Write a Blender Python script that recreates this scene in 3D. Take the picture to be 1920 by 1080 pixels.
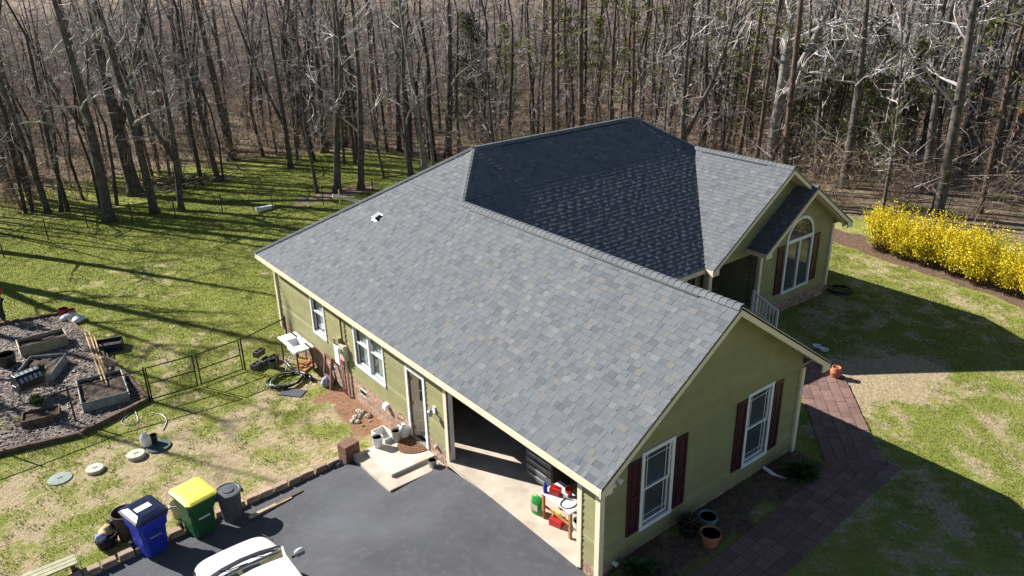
import bpy, math, random
import numpy as np
from mathutils import Vector, Matrix
random.seed(7); RNG = np.random.default_rng(7)
scene = bpy.context.scene
for o in list(bpy.data.objects): bpy.data.objects.remove(o)

# ------------------------------------------------------------------ camera
FPX = 1468.06; CAM = np.array([-8.9961, -8.8539, 11.7441]); YAW, PITCH, ROLL = 0.6626, -0.4004, -0.0211
_F = np.array([math.sin(YAW)*math.cos(PITCH), math.cos(YAW)*math.cos(PITCH), math.sin(PITCH)])
_R = np.array([math.cos(YAW), -math.sin(YAW), 0.0]); _U = np.cross(_R, _F)
_R2 = _R*math.cos(ROLL)+_U*math.sin(ROLL); _U2 = -_R*math.sin(ROLL)+_U*math.cos(ROLL)
cd = bpy.data.cameras.new('camera'); cam = bpy.data.objects.new('camera', cd); scene.collection.objects.link(cam)
cd.sensor_width = 36; cd.lens = FPX/1920*36; cd.clip_end = 2000; cd.clip_start = .1
m = Matrix.Identity(4)
for i in range(3):
    m[i][0] = _R2[i]; m[i][1] = _U2[i]; m[i][2] = -_F[i]; m[i][3] = CAM[i]
cam.matrix_world = m
scene.camera = cam
scene.render.resolution_x, scene.render.resolution_y = 1024, 576
# ------------------------------------------------------------------ sky, sun, exposure
SUNK = (0.72, -1.405)                      # shadow offset per metre of height
sd = Vector((-SUNK[0], -SUNK[1], 1)).normalized()
world = bpy.data.worlds.new('World'); scene.world = world; world.use_nodes = True
nt = world.node_tree; bg = nt.nodes['Background']
sky = nt.nodes.new('ShaderNodeTexSky'); sky.sky_type = 'NISHITA'; sky.sun_disc = False
sky.sun_elevation = math.asin(sd.z); sky.sun_rotation = math.atan2(sd.x, sd.y)
sky.air_density = .7; sky.dust_density = .2; sky.ozone_density = 1.0
nt.links.new(sky.outputs[0], bg.inputs[0]); bg.inputs[1].default_value = 0.05
sl = bpy.data.lights.new('sun', 'SUN'); sl.energy = 5.0; sl.angle = math.radians(.53); sl.color = (1, .965, .91)
so = bpy.data.objects.new('sun', sl); scene.collection.objects.link(so)
so.rotation_euler = (-sd).to_track_quat('-Z', 'Y').to_euler(); so.location = (-20, 30, 40)
scene.view_settings.view_transform = 'Standard'; scene.view_settings.look = 'None'
scene.view_settings.exposure = 1.05; scene.view_settings.gamma = 1

# ------------------------------------------------------------------ helpers
COL = scene.collection
def sstep(a, b, x):
    t = np.clip((np.asarray(x, float)-a)/(b-a), 0, 1); return t*t*(3-2*t)
def hgt(x, y):
    x = np.asarray(x, float); y = np.asarray(y, float)
    right = .05-.035*np.clip(x-6.7, 0, 14)-.012*np.clip(-y, 0, 20)-.02*np.clip(y-8, 0, 30)*sstep(17, 20, x)
    drive = -.16+.05*np.clip(x, -8, 0)-.28*sstep(3.5, 6.5, y)
    yard = -.7-.008*np.clip(-x, 0, 20)-.028*np.clip(y-16, 0, 20)
    t = sstep(6.8, 8.8, y); left = drive*(1-t)+yard*t
    w = 1.0+np.clip(y-14, 0, 3)*6
    sh = .65*sstep(-.6, 0, y)*(1-sstep(14, 16, y)); s = sstep(0, 1, (x+.6-sh)/w)
    base = left*(1-s)+right*s
    d = np.hypot(x-5, y-8)
    return base+sstep(24, 60, d)*(.35*np.sin(x*.13+1)+.35*np.sin(y*.11+x*.05)-.3)
def H(x, y): return float(hgt(x, y))
def ray(px, py): return _F+_R2*(px-960)/FPX-_U2*(py-540)/FPX
def G(px, py, dz=0):                       # photo pixel -> point on the terrain
    d = ray(px, py); z = -.5
    for _ in range(12):
        P = CAM+d*((z-CAM[2])/d[2]); z = H(P[0], P[1])+dz
    return Vector((P[0], P[1], z))
def GZ(px, py, z):
    d = ray(px, py); return Vector(CAM+d*((z-CAM[2])/d[2]))

class MB:
    def __init__(s): s.v = []; s.f = []; s.r = []
    def add(s, vs, fs, r=None):
        b = len(s.v); s.v += [tuple(p) for p in vs]; s.f += [tuple(i+b for i in f) for f in fs]
        s.r += [(random.random() if r is None else r)]*len(fs); return s
    def box(s, c, d, rz=0, M=None, taper=1, r=None):
        x, y, z = d[0]/2, d[1]/2, d[2]/2; vs = []
        for zz, k in ((-z, 1), (z, taper)):
            for a, b in ((-x, -y), (x, -y), (x, y), (-x, y)):
                p = Vector((a*k, b*k, zz))
                if M: p = M @ p
                if rz: p = Matrix.Rotation(rz, 3, 'Z') @ p
                vs.append(p+Vector(c))
        return s.add(vs, [(3, 2, 1, 0), (4, 5, 6, 7), (0, 1, 5, 4), (1, 2, 6, 5), (2, 3, 7, 6), (3, 0, 4, 7)], r)
    def tube(s, pts, rad, n=6, cap=True, r=None):
        pts = [Vector(p) for p in pts]
        if not isinstance(rad, (list, tuple)): rad = [rad]*len(pts)
        vs = []; fs = []; pu = None
        for i, p in enumerate(pts):
            t = (pts[min(i+1, len(pts)-1)]-pts[max(i-1, 0)])
            t = t.normalized() if t.length > 1e-9 else Vector((0, 0, 1))
            if pu is None: pu = t.orthogonal().normalized()
            u = (pu-t*pu.dot(t)); u = u.normalized() if u.length > 1e-6 else t.orthogonal().normalized(); pu = u; w = t.cross(u)
            for k in range(n):
                a = 2*math.pi*k/n; vs.append(p+(u*math.cos(a)+w*math.sin(a))*rad[i])
        for i in range(len(pts)-1):
            for k in range(n):
                fs.append((i*n+k, i*n+(k+1) % n, (i+1)*n+(k+1) % n, (i+1)*n+k))
        if cap and n > 2:
            fs.append(tuple(range(n-1, -1, -1))); fs.append(tuple((len(pts)-1)*n+k for k in range(n)))
        return s.add(vs, fs, r)
    def lathe(s, prof, c=(0, 0, 0), n=20, sx=1, sy=1, r=None):
        vs = []; fs = []
        for (rr, z) in prof:
            for k in range(n):
                a = 2*math.pi*k/n; vs.append((c[0]+rr*math.cos(a)*sx, c[1]+rr*math.sin(a)*sy, c[2]+z))
        for i in range(len(prof)-1):
            for k in range(n):
                fs.append((i*n+k, i*n+(k+1) % n, (i+1)*n+(k+1) % n, (i+1)*n+k))
        if prof[0][0] > 1e-4: fs.append(tuple(range(n-1, -1, -1)))
        if prof[-1][0] > 1e-4: fs.append(tuple((len(prof)-1)*n+k for k in range(n)))
        return s.add(vs, fs, r)
    def prism(s, poly, d, r=None):          # poly: list of 3D points, extruded by vector d
        n = len(poly); p = [Vector(q) for q in poly]; d = Vector(d)
        vs = p+[q+d for q in p]
        return s.add(vs, [tuple(range(n-1, -1, -1)), tuple(range(n, 2*n))]+[(i, (i+1) % n, (i+1) % n+n, i+n) for i in range(n)], r)
    def mesh(s, name, smooth=False, fix=True):
        me = bpy.data.meshes.new(name); me.from_pydata(s.v, [], s.f)
        at = me.attributes.new('rnd', 'FLOAT', 'FACE'); at.data.foreach_set('value', np.array(s.r, 'f'))
        if fix:
            import bmesh
            bm = bmesh.new(); bm.from_mesh(me); bmesh.ops.recalc_face_normals(bm, faces=bm.faces); bm.to_mesh(me); bm.free()
        if smooth: me.polygons.foreach_set('use_smooth', [True]*len(me.polygons))
        return me
    def build(s, name, mat, parent=None, smooth=False, bevel=0, fix=True, loc=None, rz=0):
        me = s.mesh(name, smooth, fix); me.materials.append(MAT[mat])
        o = bpy.data.objects.new(name, me); COL.objects.link(o)
        if parent: o.parent = parent
        if loc is not None: o.location = loc
        if rz: o.rotation_euler.z = rz
        if bevel:
            b = o.modifiers.new('b', 'BEVEL'); b.width = bevel; b.segments = 2; b.limit_method = 'ANGLE'
        return o
def tag(o, label, cat, group=None, kind=None):
    if label: o['label'] = label
    if cat: o['category'] = cat
    if group: o['group'] = group
    if kind: o['kind'] = kind
    return o
def thing(name, label, cat, loc=(0, 0, 0), rz=0, group=None):
    o = bpy.data.objects.new(name, None); o.empty_display_size = .2; COL.objects.link(o); o.location = loc; o.rotation_euler.z = rz
    return tag(o, label, cat, group)
def empty_part(name, parent):
    o = bpy.data.objects.new(name, None); COL.objects.link(o); o.parent = parent; return o
def copy_tree(o, parent=None):
    c = o.copy(); COL.objects.link(c); c.parent = parent
    for ch in o.children: copy_tree(ch, c)
    return c
def struct(o): o['kind'] = 'structure'; return o

# ------------------------------------------------------------------ materials
MAT = {}
def mat(name, col, rough=.7, var=.15, scale=6, bump=0, bscale=40, rnd=0, metal=0, col2=None, spec=.5, dirt=None, coat=0, trans=0):
    mt = bpy.data.materials.new(name); mt.use_nodes = True; n = mt.node_tree.nodes; l = mt.node_tree.links
    b = n['Principled BSDF']; b.inputs['Roughness'].default_value = rough; b.inputs['Metallic'].default_value = metal
    b.inputs['Specular IOR Level'].default_value = spec; b.inputs['Coat Weight'].default_value = coat
    tc = n.new('ShaderNodeTexCoord'); no = n.new('ShaderNodeTexNoise'); no.inputs['Scale'].default_value = scale; no.inputs['Detail'].default_value = 5
    l.new(tc.outputs['Object'], no.inputs['Vector'])
    mx = n.new('ShaderNodeMix'); mx.data_type = 'RGBA'
    c2 = col2 if col2 else tuple(c*(1-2*var) for c in col)
    c1 = col if col2 else tuple(c*(1+var) for c in col)
    mx.inputs[6].default_value = (*c2, 1); mx.inputs[7].default_value = (*c1, 1)
    mr = n.new('ShaderNodeMapRange'); mr.inputs[1].default_value = .3; mr.inputs[2].default_value = .7
    l.new(no.outputs['Fac'], mr.inputs[0]); l.new(mr.outputs[0], mx.inputs[0])
    out = mx.outputs[2]
    if rnd:
        at = n.new('ShaderNodeAttribute'); at.attribute_name = 'rnd'
        m2 = n.new('ShaderNodeMapRange'); m2.inputs[3].default_value = 1-rnd; m2.inputs[4].default_value = 1+rnd; l.new(at.outputs['Fac'], m2.inputs[0])
        hv = n.new('ShaderNodeHueSaturation'); l.new(m2.outputs[0], hv.inputs['Value']); l.new(out, hv.inputs['Color']); out = hv.outputs[0]
    if dirt:                                  # (colour, amount, scale): blotches of another colour
        n2 = n.new('ShaderNodeTexNoise'); n2.inputs['Scale'].default_value = dirt[2]; n2.inputs['Detail'].default_value = 6; l.new(tc.outputs['Object'], n2.inputs['Vector'])
        m3 = n.new('ShaderNodeMapRange'); m3.inputs[1].default_value = .5; m3.inputs[2].default_value = .72; m3.inputs[4].default_value = dirt[1]; l.new(n2.outputs['Fac'], m3.inputs[0])
        mm = n.new('ShaderNodeMix'); mm.data_type = 'RGBA'; l.new(m3.outputs[0], mm.inputs[0]); l.new(out, mm.inputs[6]); mm.inputs[7].default_value = (*dirt[0], 1); out = mm.outputs[2]
    l.new(out, b.inputs['Base Color'])
    if bump:
        nb = n.new('ShaderNodeTexNoise'); nb.inputs['Scale'].default_value = bscale; nb.inputs['Detail'].default_value = 4; l.new(tc.outputs['Object'], nb.inputs['Vector'])
        bp = n.new('ShaderNodeBump'); bp.inputs['Strength'].default_value = bump; bp.inputs['Distance'].default_value = .02
        l.new(nb.outputs['Fac'], bp.inputs['Height']); l.new(bp.outputs[0], b.inputs['Normal'])
    if trans:
        tb_ = n.new('ShaderNodeBsdfTranslucent'); l.new(out, tb_.inputs[0]); ms = n.new('ShaderNodeMixShader'); ms.inputs[0].default_value = trans
        l.new(b.outputs[0], ms.inputs[1]); l.new(tb_.outputs[0], ms.inputs[2]); l.new(ms.outputs[0], n['Material Output'].inputs[0])
    MAT[name] = mt; return mt
mat('siding', (.265, .252, .118), .6, .06, 3, .15, 60, rnd=.08, dirt=((.2, .185, .085), .3, 1.4))
mat('cream', (.78, .68, .50), .55, .06, 3, dirt=((.4, .33, .22), .25, 3))
mat('white', (.78, .78, .76), .45, .04, 5)
mat('vinyl', (.72, .74, .76), .4, .04, 5)
mat('maroon', (.055, .012, .02), .45, .2, 6)
mat('doorpaint', (.66, .54, .36), .45, .05, 3)
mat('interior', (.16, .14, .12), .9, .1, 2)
mat('dark', (.015, .015, .017), .6, .2, 8)
mat('black_plastic', (.02, .02, .022), .4, .2, 8)
mat('brick', (.40, .265, .19), .85, .2, 9, .3, 50, rnd=.25)
mat('mortar', (.55, .49, .42), .95, .1, 9, .3, 50)
mat('concrete', (.55, .47, .38), .9, .1, 2.5, .25, 60, dirt=((.36, .29, .22), .6, 1.6))
mat('landing', (.62, .57, .49), .9, .08, 3, .25, 60, dirt=((.36, .29, .2), .5, 2.2))
mat('asphalt', (.098, .102, .116), .85, .16, .6, .8, 150, dirt=((.14, .14, .145), .45, 5))
mat('paver', (.25, .145, .122), .85, .2, 3, .35, 40, rnd=.22, dirt=((.05, .036, .034), .75, 1.7))
mat('kerbstone', (.40, .285, .20), .9, .2, 5, .4, 30, rnd=.2)
mat('roof_under', (.05, .05, .055), .9)
mat('metal_dark', (.02, .02, .02), .5, .1, 5)
mat('galv', (.42, .44, .45), .45, .12, 6, metal=.6)
mat('planter_metal', (.40, .42, .38), .5, .15, 4, metal=.3)
mat('planter_tan', (.42, .36, .24), .55, .15, 4)
mat('soil', (.075, .05, .035), .95, .35, 8, .8, 30, dirt=((.2, .14, .09), .5, 6))
mat('mulch', (.19, .15, .125), .95, .45, 14, 1.0, 45, dirt=((.34, .28, .25), .6, 9))
mat('mulch_chip', (.31, .255, .22), .95, .3, 10, rnd=.5)
mat('timber', (.16, .10, .065), .9, .3, 8, .4, 30)
mat('lumber', (.48, .37, .23), .8, .15, 6, .2, 30)
mat('benchwood', (.40, .39, .25), .8, .12, 6, .2, 30)
mat('blue_bin', (.012, .03, .36), .42, .08, 6)
mat('green_bin', (.012, .085, .03), .45, .08, 6)
mat('yellow', (.80, .72, .10), .5, .05, 5, dirt=((.4, .33, .05), .4, 14))
mat('grey_can', (.075, .085, .10), .55, .1, 6)
mat('brown_can_porch_shade', (.07, .045, .035), .6, .1, 6)
mat('beige', (.50, .46, .36), .6, .08, 6)
mat('navy', (.015, .022, .045), .5, .1, 6)
mat('lid_clear', (.018, .022, .05), .15, .1, 6)
mat('straw', (.52, .36, .16), .8, .15, 20)
mat('blue_cloth', (.06, .12, .25), .8, .3, 10, col2=(.6, .6, .62))
mat('carpaint', (.80, .80, .79), .22, .01, 2, coat=.6)
mat('glass', (.015, .02, .02), .06, .1, 2, spec=.8)
mat('winglass', (.06, .075, .085), .05, .1, 2, spec=.9)
mat('blind', (.62, .63, .63), .6, .05, 3)
mat('red', (.50, .02, .02), .45, .1, 6)
mat('green_bag', (.02, .28, .04), .4, .3, 9, col2=(.03, .16, .03))
mat('wood_orange', (.40, .18, .06), .6, .15, 6)
mat('terracotta', (.42, .15, .08), .8, .12, 6)
mat('teal', (.13, .28, .32), .5, .1, 6)
mat('mat_brown', (.16, .07, .03), .9, .2, 10, .4, 60)
mat('mat_pattern', (.36, .2, .1), .9, .2, 10)
mat('box_brown', (.20, .095, .07), .8, .15, 6)
mat('cinder', (.17, .15, .13), .95, .2, 8, .4, 40)
mat('rock', (.42, .36, .30), .9, .25, 5, .4, 20, rnd=.3)
mat('hose_black', (.012, .012, .013), .4, .2, 8)
mat('hose_green', (.36, .46, .30), .45, .1, 8)
mat('purple', (.10, .03, .22), .5)
mat('skin', (.28, .15, .10), .55, .05, 8)
mat('lid_green', (.24, .29, .25), .7, .1, 5)
mat('lid_dkgreen', (.06, .11, .10), .7, .1, 5)
mat('lid_white', (.52, .50, .42), .75, .1, 5)
mat('bark', (.105, .088, .076), .95, .35, 5, .8, 14, dirt=((.12, .11, .10), .5, 2.2))
mat('bark_pale', (.24, .22, .20), .9, .25, 4, .5, 14)
mat('bark_pine', (.115, .075, .055), .95, .35, 6, .8, 12)
mat('bark_red', (.22, .09, .05), .9, .3, 6, .6, 12)
mat('twig', (.47, .42, .395), .8, .2, 2, rnd=.35)
mat('twig_pale', (.52, .49, .47), .7, .12, 2, rnd=.2)
mat('brush', (.40, .305, .215), .9, .25, .6, rnd=.45, trans=.35)
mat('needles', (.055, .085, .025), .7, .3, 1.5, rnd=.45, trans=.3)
mat('needles_yellowish', (.14, .16, .04), .7, .3, 1.5, rnd=.4, trans=.35)  # yellowish green needles of the pines and the lighter evergreens
mat('leaf_green', (.05, .12, .025), .6, .2, 5, rnd=.4)
mat('forsythia', (.82, .67, .02), .6, .12, 3, rnd=.25, trans=.3)
mat('fors_green', (.34, .30, .03), .7, .2, 3, rnd=.35, trans=.3)
mat('stem', (.14, .10, .06), .9, .2, 6)
def glass_mat(name, tint, clear):
    mt = bpy.data.materials.new(name); mt.use_nodes = True; n = mt.node_tree.nodes; l = mt.node_tree.links
    tr_ = n.new('ShaderNodeBsdfTransparent'); tr_.inputs[0].default_value = (*tint, 1); gl = n.new('ShaderNodeBsdfGlossy'); gl.inputs['Roughness'].default_value = .02; 
    mx = n.new('ShaderNodeMixShader'); mx.inputs[0].default_value = .1; l.new(tr_.outputs[0], mx.inputs[1]); l.new(gl.outputs[0], mx.inputs[2]); l.new(mx.outputs[0], n['Material Output'].inputs[0]); MAT[name] = mt
glass_mat('clearglass', (.85, .88, .88), .9)
# shingle colours chosen by the per-face value
def ramp_mat(name, stops, rough=.9, bump=.4, bscale=90):
    mt = bpy.data.materials.new(name); mt.use_nodes = True; n = mt.node_tree.nodes; l = mt.node_tree.links; b = n['Principled BSDF']
    b.inputs['Roughness'].default_value = rough; b.inputs['Specular IOR Level'].default_value = .3
    at = n.new('ShaderNodeAttribute'); at.attribute_name = 'rnd'; cr = n.new('ShaderNodeValToRGB'); l.new(at.outputs['Fac'], cr.inputs[0])
    e = cr.color_ramp.elements
    while len(e) < len(stops): e.new(.5)
    for q, (p, c) in zip(e, stops): q.position = p; q.color = (*c, 1)
    tc = n.new('ShaderNodeTexCoord'); no = n.new('ShaderNodeTexNoise'); no.inputs['Scale'].default_value = bscale; no.inputs['Detail'].default_value = 3; l.new(tc.outputs['Object'], no.inputs['Vector'])
    m2 = n.new('ShaderNodeMapRange'); m2.inputs[3].default_value = .8; m2.inputs[4].default_value = 1.2; l.new(no.outputs['Fac'], m2.inputs[0])
    hv = n.new('ShaderNodeHueSaturation'); l.new(cr.outputs[0], hv.inputs['Color']); l.new(m2.outputs[0], hv.inputs['Value']); l.new(hv.outputs[0], b.inputs['Base Color'])
    bp = n.new('ShaderNodeBump'); bp.inputs['Strength'].default_value = bump; bp.inputs['Distance'].default_value = .004; l.new(no.outputs['Fac'], bp.inputs['Height']); l.new(bp.outputs[0], b.inputs['Normal'])
    MAT[name] = mt
ramp_mat('shingle', [(0, (.098, .108, .122)), (.3, (.122, .132, .145)), (.55, (.135, .145, .156)), (.8, (.148, .156, .165)), (.92, (.158, .15, .142)), (1, (.172, .178, .184))])

# ------------------------------------------------------------------ ground
def axis(lo, hi, step, far_lo, far_hi):
    a = list(np.arange(lo, hi, step)); s = step; x = hi
    while x < far_hi: a.append(x); s *= 1.12; x += s
    s = step; x = lo-step; b = []
    while x > far_lo: b.append(x); s *= 1.12; x -= s
    return np.array(b[::-1]+a)
gx = axis(-16, 30, .3, -500, 700); gy = axis(-12, 42, .3, -60, 800)
XX, YY = np.meshgrid(gx, gy); ZZ = hgt(XX, YY)
inhouse = (XX > -.35+.7*(YY > 5.6)) & (XX < 6.4) & (YY > .3) & (YY < 7.7)
ZZ = np.where(inhouse, ZZ-.5, ZZ)
def nz(x, y, s, seed):                      # cheap smooth noise
    r = np.random.default_rng(seed); v = np.zeros_like(x)
    for k in range(7):
        a = r.uniform(0, 6.28); f = s*r.uniform(.5, 1.9); v = v+np.sin(f*(x*math.cos(a)+y*math.sin(a))+r.uniform(0, 6.28)+1.3*np.sin(f*.6*(y*math.cos(a)-x*math.sin(a))))
    return v/7*1.6
def edge_dist(x, y):                        # > 0 inside the woods
    ex = np.array([-60, -12, 0, 10, 20, 25, 28, 31, 60]); ey = np.array([40, 39, 38.5, 36, 25, 14, 6, -2, -32])
    return (y-np.interp(x, ex, ey))*.8
wood = sstep(-2, 5, edge_dist(XX, YY)+2*nz(XX, YY, .4, 3)-6.5*(1-sstep(20, 26, XX)))
wood = np.maximum(wood, .75*sstep(0, .8, 1.1-np.hypot((XX-10)/4, (YY-31.5)/1.5)+.3*nz(XX, YY, 1.2, 40)))
# colour masks: the red clay by the wall, dry patches, mulch under the hedge
clay = .85*sstep(.1, .9, 1.25-np.hypot((XX+.35)/.85, (YY-10.0)/2.3)+.45*nz(XX, YY, 2.6, 5))
clay = np.maximum(clay, .8*sstep(0, 1, 1-np.hypot((XX-20.3)/1.6, (YY-8.5)/2.5)+.3*nz(XX, YY, 2, 9)))
hmul = sstep(.0, .5, 1.1-np.abs(XX-22.4-.18*YY)+.25*nz(XX, YY, 2, 8))*sstep(-9, -7, YY)*(1-sstep(9.5, 10.5, YY))
bed = .7*sstep(.0, .5, .8-np.abs(YY+.5)+.4*nz(XX, YY, 2.5, 12))*(XX > .1)*(XX < 7.0)
dry = np.clip(.38+.22*nz(XX, YY, .9, 21)+.34*nz(XX, YY, 3.2, 22), 0, 1)
dry = np.clip(dry+1.3*sstep(0, 1, 1.25-np.hypot((XX-12.5)/2.4, (YY-.6)/1.4)+.2*nz(XX, YY, 2, 44)), 0, 1)
dry = np.clip(dry-.12*sstep(15, 18, YY), 0, 1)
dry = np.clip(dry+.3*((XX < 0) & (YY < 13)), 0, 1)
lush = sstep(27, 33, YY)*(1-sstep(28, 40, XX))
dry = np.clip(dry-.75*lush+.06*((XX > 7) & (YY < 5) & (XX < 21)), 0, 1)
me = bpy.data.meshes.new('ground'); nx, ny = len(gx), len(gy)
me.vertices.add(nx*ny); me.vertices.foreach_set('co', np.stack([XX, YY, ZZ], -1).ravel())
idx = np.arange(nx*ny).reshape(ny, nx); q = np.stack([idx[:-1, :-1], idx[:-1, 1:], idx[1:, 1:], idx[1:, :-1]], -1).reshape(-1, 4)
me.loops.add(q.size); me.loops.foreach_set('vertex_index', q.ravel()); me.polygons.add(len(q)); me.polygons.foreach_set('loop_start', np.arange(0, q.size, 4)); me.update(calc_edges=True)
me.polygons.foreach_set('use_smooth', [True]*len(q))
ca = me.color_attributes.new('mask', 'FLOAT_COLOR', 'POINT'); bedm = np.maximum(hmul, bed)
ca.data.foreach_set('color', np.stack([wood, np.clip(clay, 0, 1), dry, bedm], -1).ravel().astype('f'))
def ground_mat():
    mt = bpy.data.materials.new('ground'); mt.use_nodes = True; n = mt.node_tree.nodes; l = mt.node_tree.links; b = n['Principled BSDF']; b.inputs['Roughness'].default_value = .95; b.inputs['Specular IOR Level'].default_value = .15
    tc = n.new('ShaderNodeTexCoord'); at = n.new('ShaderNodeAttribute'); at.attribute_name = 'mask'; sp = n.new('ShaderNodeSeparateColor'); l.new(at.outputs['Color'], sp.inputs[0])
    def noise(s, d=6, rough=.6):
        q = n.new('ShaderNodeTexNoise'); q.inputs['Scale'].default_value = s; q.inputs['Detail'].default_value = d; q.inputs['Roughness'].default_value = rough; l.new(tc.outputs['Object'], q.inputs['Vector']); return q.outputs['Fac']
    def rng(x, a, bb, c=0, dd=1):
        q = n.new('ShaderNodeMapRange'); l.new(x, q.inputs[0]); q.inputs[1].default_value = a; q.inputs[2].default_value = bb; q.inputs[3].default_value = c; q.inputs[4].default_value = dd; return q.outputs[0]
    def mix(f, a, c):
        q = n.new('ShaderNodeMix'); q.data_type = 'RGBA'; l.new(f, q.inputs[0])
        for i, w in ((6, a), (7, c)):
            if isinstance(w, tuple): q.inputs[i].default_value = (*w, 1)
            else: l.new(w, q.inputs[i])
        return q.outputs[2]
    def math_(op, a, c):
        q = n.new('ShaderNodeMath'); q.operation = op
        for i, w in ((0, a), (1, c)):
            if isinstance(w, (int, float)): q.inputs[i].default_value = w
            else: l.new(w, q.inputs[i])
        return q.outputs[0]
    fine = noise(9, 8, .7); mid = noise(2.2, 5); big = noise(.5, 4); vfine = noise(30, 4, .7)
    green = mix(rng(mid, .35, .65), (.135, .175, .028), (.225, .25, .045))
    green = mix(rng(vfine, .35, .7), green, (.35, .35, .085))
    straw = mix(rng(fine, .35, .65), (.33, .25, .145), (.54, .44, .275))
    dryf = math_('ADD', sp.outputs[2], math_('MULTIPLY', math_('SUBTRACT', fine, .5), 1.5)); dryf = math_('ADD', dryf, math_('MULTIPLY', math_('SUBTRACT', mid, .5), 1.6))
    lawn = mix(rng(dryf, .38, .78), green, straw)
    clay_ = mix(rng(fine, .3, .7), (.23, .105, .055), (.37, .23, .145))
    litter = mix(rng(noise(5, 8, .75), .35, .65), (.17, .122, .085), (.38, .28, .20)); litter = mix(rng(big, .45, .65, 0, .6), litter, (.07, .09, .025))
    mul = mix(rng(noise(12, 6, .7), .35, .65), (.085, .055, .038), (.25, .165, .115))
    def edge(m, w=1.4): return rng(math_('ADD', m, math_('MULTIPLY', math_('SUBTRACT', mid, .5), w)), .35, .65)
    c = mix(edge(sp.outputs[1]), lawn, clay_); c = mix(edge(at.outputs['Alpha'], .8), c, mul); c = mix(edge(sp.outputs[0]), c, litter)
    l.new(c, b.inputs['Base Color'])
    hb = math_('ADD', math_('MULTIPLY', fine, 1.0), math_('MULTIPLY', vfine, .7)); bp = n.new('ShaderNodeBump'); bp.inputs['Strength'].default_value = .9; bp.inputs['Distance'].default_value = .06; l.new(hb, bp.inputs['Height']); l.new(bp.outputs[0], b.inputs['Normal'])
    MAT['ground'] = mt
ground_mat(); me.materials.append(MAT['ground'])
ground = struct(bpy.data.objects.new('ground', me)); COL.objects.link(ground)
def maskat(x, y, A):
    i = np.clip(np.searchsorted(gx, x), 0, nx-1); j = np.clip(np.searchsorted(gy, y), 0, ny-1); return A[j, i]

def sheet(name, xs, ys, dz, mt, thick=.06):
    mb = MB(); X, Y = np.meshgrid(xs, ys); Z = hgt(X, Y)+dz; n1, n2 = len(xs), len(ys)
    vs = [tuple(p) for p in np.stack([X, Y, Z], -1).reshape(-1, 3)]; fs = []
    for j in range(n2-1):
        for i in range(n1-1): fs.append((j*n1+i, j*n1+i+1, (j+1)*n1+i+1, (j+1)*n1+i))
    b = len(vs); rim = [i for i in range(n1)]+[j*n1+n1-1 for j in range(1, n2)]+[(n2-1)*n1+i for i in range(n1-2, -1, -1)]+[j*n1 for j in range(n2-2, 0, -1)]
    vs += [(vs[i][0], vs[i][1], vs[i][2]-thick) for i in rim]; k = len(rim)
    fs += [(rim[i], rim[(i+1) % k], b+(i+1) % k, b+i) for i in range(k)]
    mb.add(vs, fs, .5); return mb.build(name, mt, smooth=False)
KY = 7.8                                    # the kerb line
drive = struct(sheet('driveway', np.linspace(-14, -.075, 48), np.linspace(-10, KY-.06, 60), .018, 'asphalt'))
# ------------------------------------------------------------------ house
W, L, ZE, P, OV, RK = 6.7646, 15.8046, 2.6172, .6743, .4518, .4706
X2, W3, W4 = 17.0746, 6.8136, 4.3219
RUN2 = (6.2823-ZE)/P; YFE = L+OV-2*RUN2; TW = W/2+OV; TW3 = W3/2+OV; TW4 = W4/2+OV
Y3R, Y3W, Y4R, Y4 = 5.06, 5.66, 4.86, 5.39; X3L = X2-W3-OV; X4L = X2-W4-OV; YM = YFE+OV
SZ0 = .14                                     # underside of the siding
house = thing('house', 'single storey olive green house with grey shingle roof and attached garage', 'house')
roof = empty_part('roof', house)
# each slope: point at (along, t) -> world; t = horizontal run from the eave
SL = math.sqrt(1+P*P)
slopes = [
    (lambda a, t: (-OV+t, a), (-1, 0), [(0, TW, lambda t: -RK, lambda t: L+OV-t), (TW, RUN2, lambda t: YFE+t, lambda t: L+OV-t)]),
    (lambda a, t: (W+OV-t, a), (1, 0), [(0, TW, lambda t: -RK, lambda t: YFE+t)]),
    (lambda a, t: (a, YFE+t), (0, -1), [(0, TW, lambda t: W+OV-t, lambda t: X3L+t), (TW, TW3, lambda t: -OV+t, lambda t: X3L+t), (TW3, RUN2, lambda t: -OV+t, lambda t: X2+OV-t)]),
    (lambda a, t: (X3L+t, a), (-1, 0), [(0, TW3, lambda t: Y3R, lambda t: YFE+t)]),
    (lambda a, t: (X2+OV-t, a), (1, 0), [(0, TW4, lambda t: Y4R, lambda t: L+OV-t), (TW4, TW3, lambda t: Y3R, lambda t: L+OV-t), (TW3, RUN2, lambda t: YFE+t, lambda t: L+OV-t)]),
    (lambda a, t: (X4L+t, a), (-1, 0), [(0, TW4, lambda t: Y4R, lambda t: Y3W)]),
    (lambda a, t: (a, L+OV-t), (0, 1), [(0, RUN2, lambda t: -OV+t, lambda t: X2+OV-t)]),
]
EXPO = .145/SL
field = MB(); deck = MB(); cand = []
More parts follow.
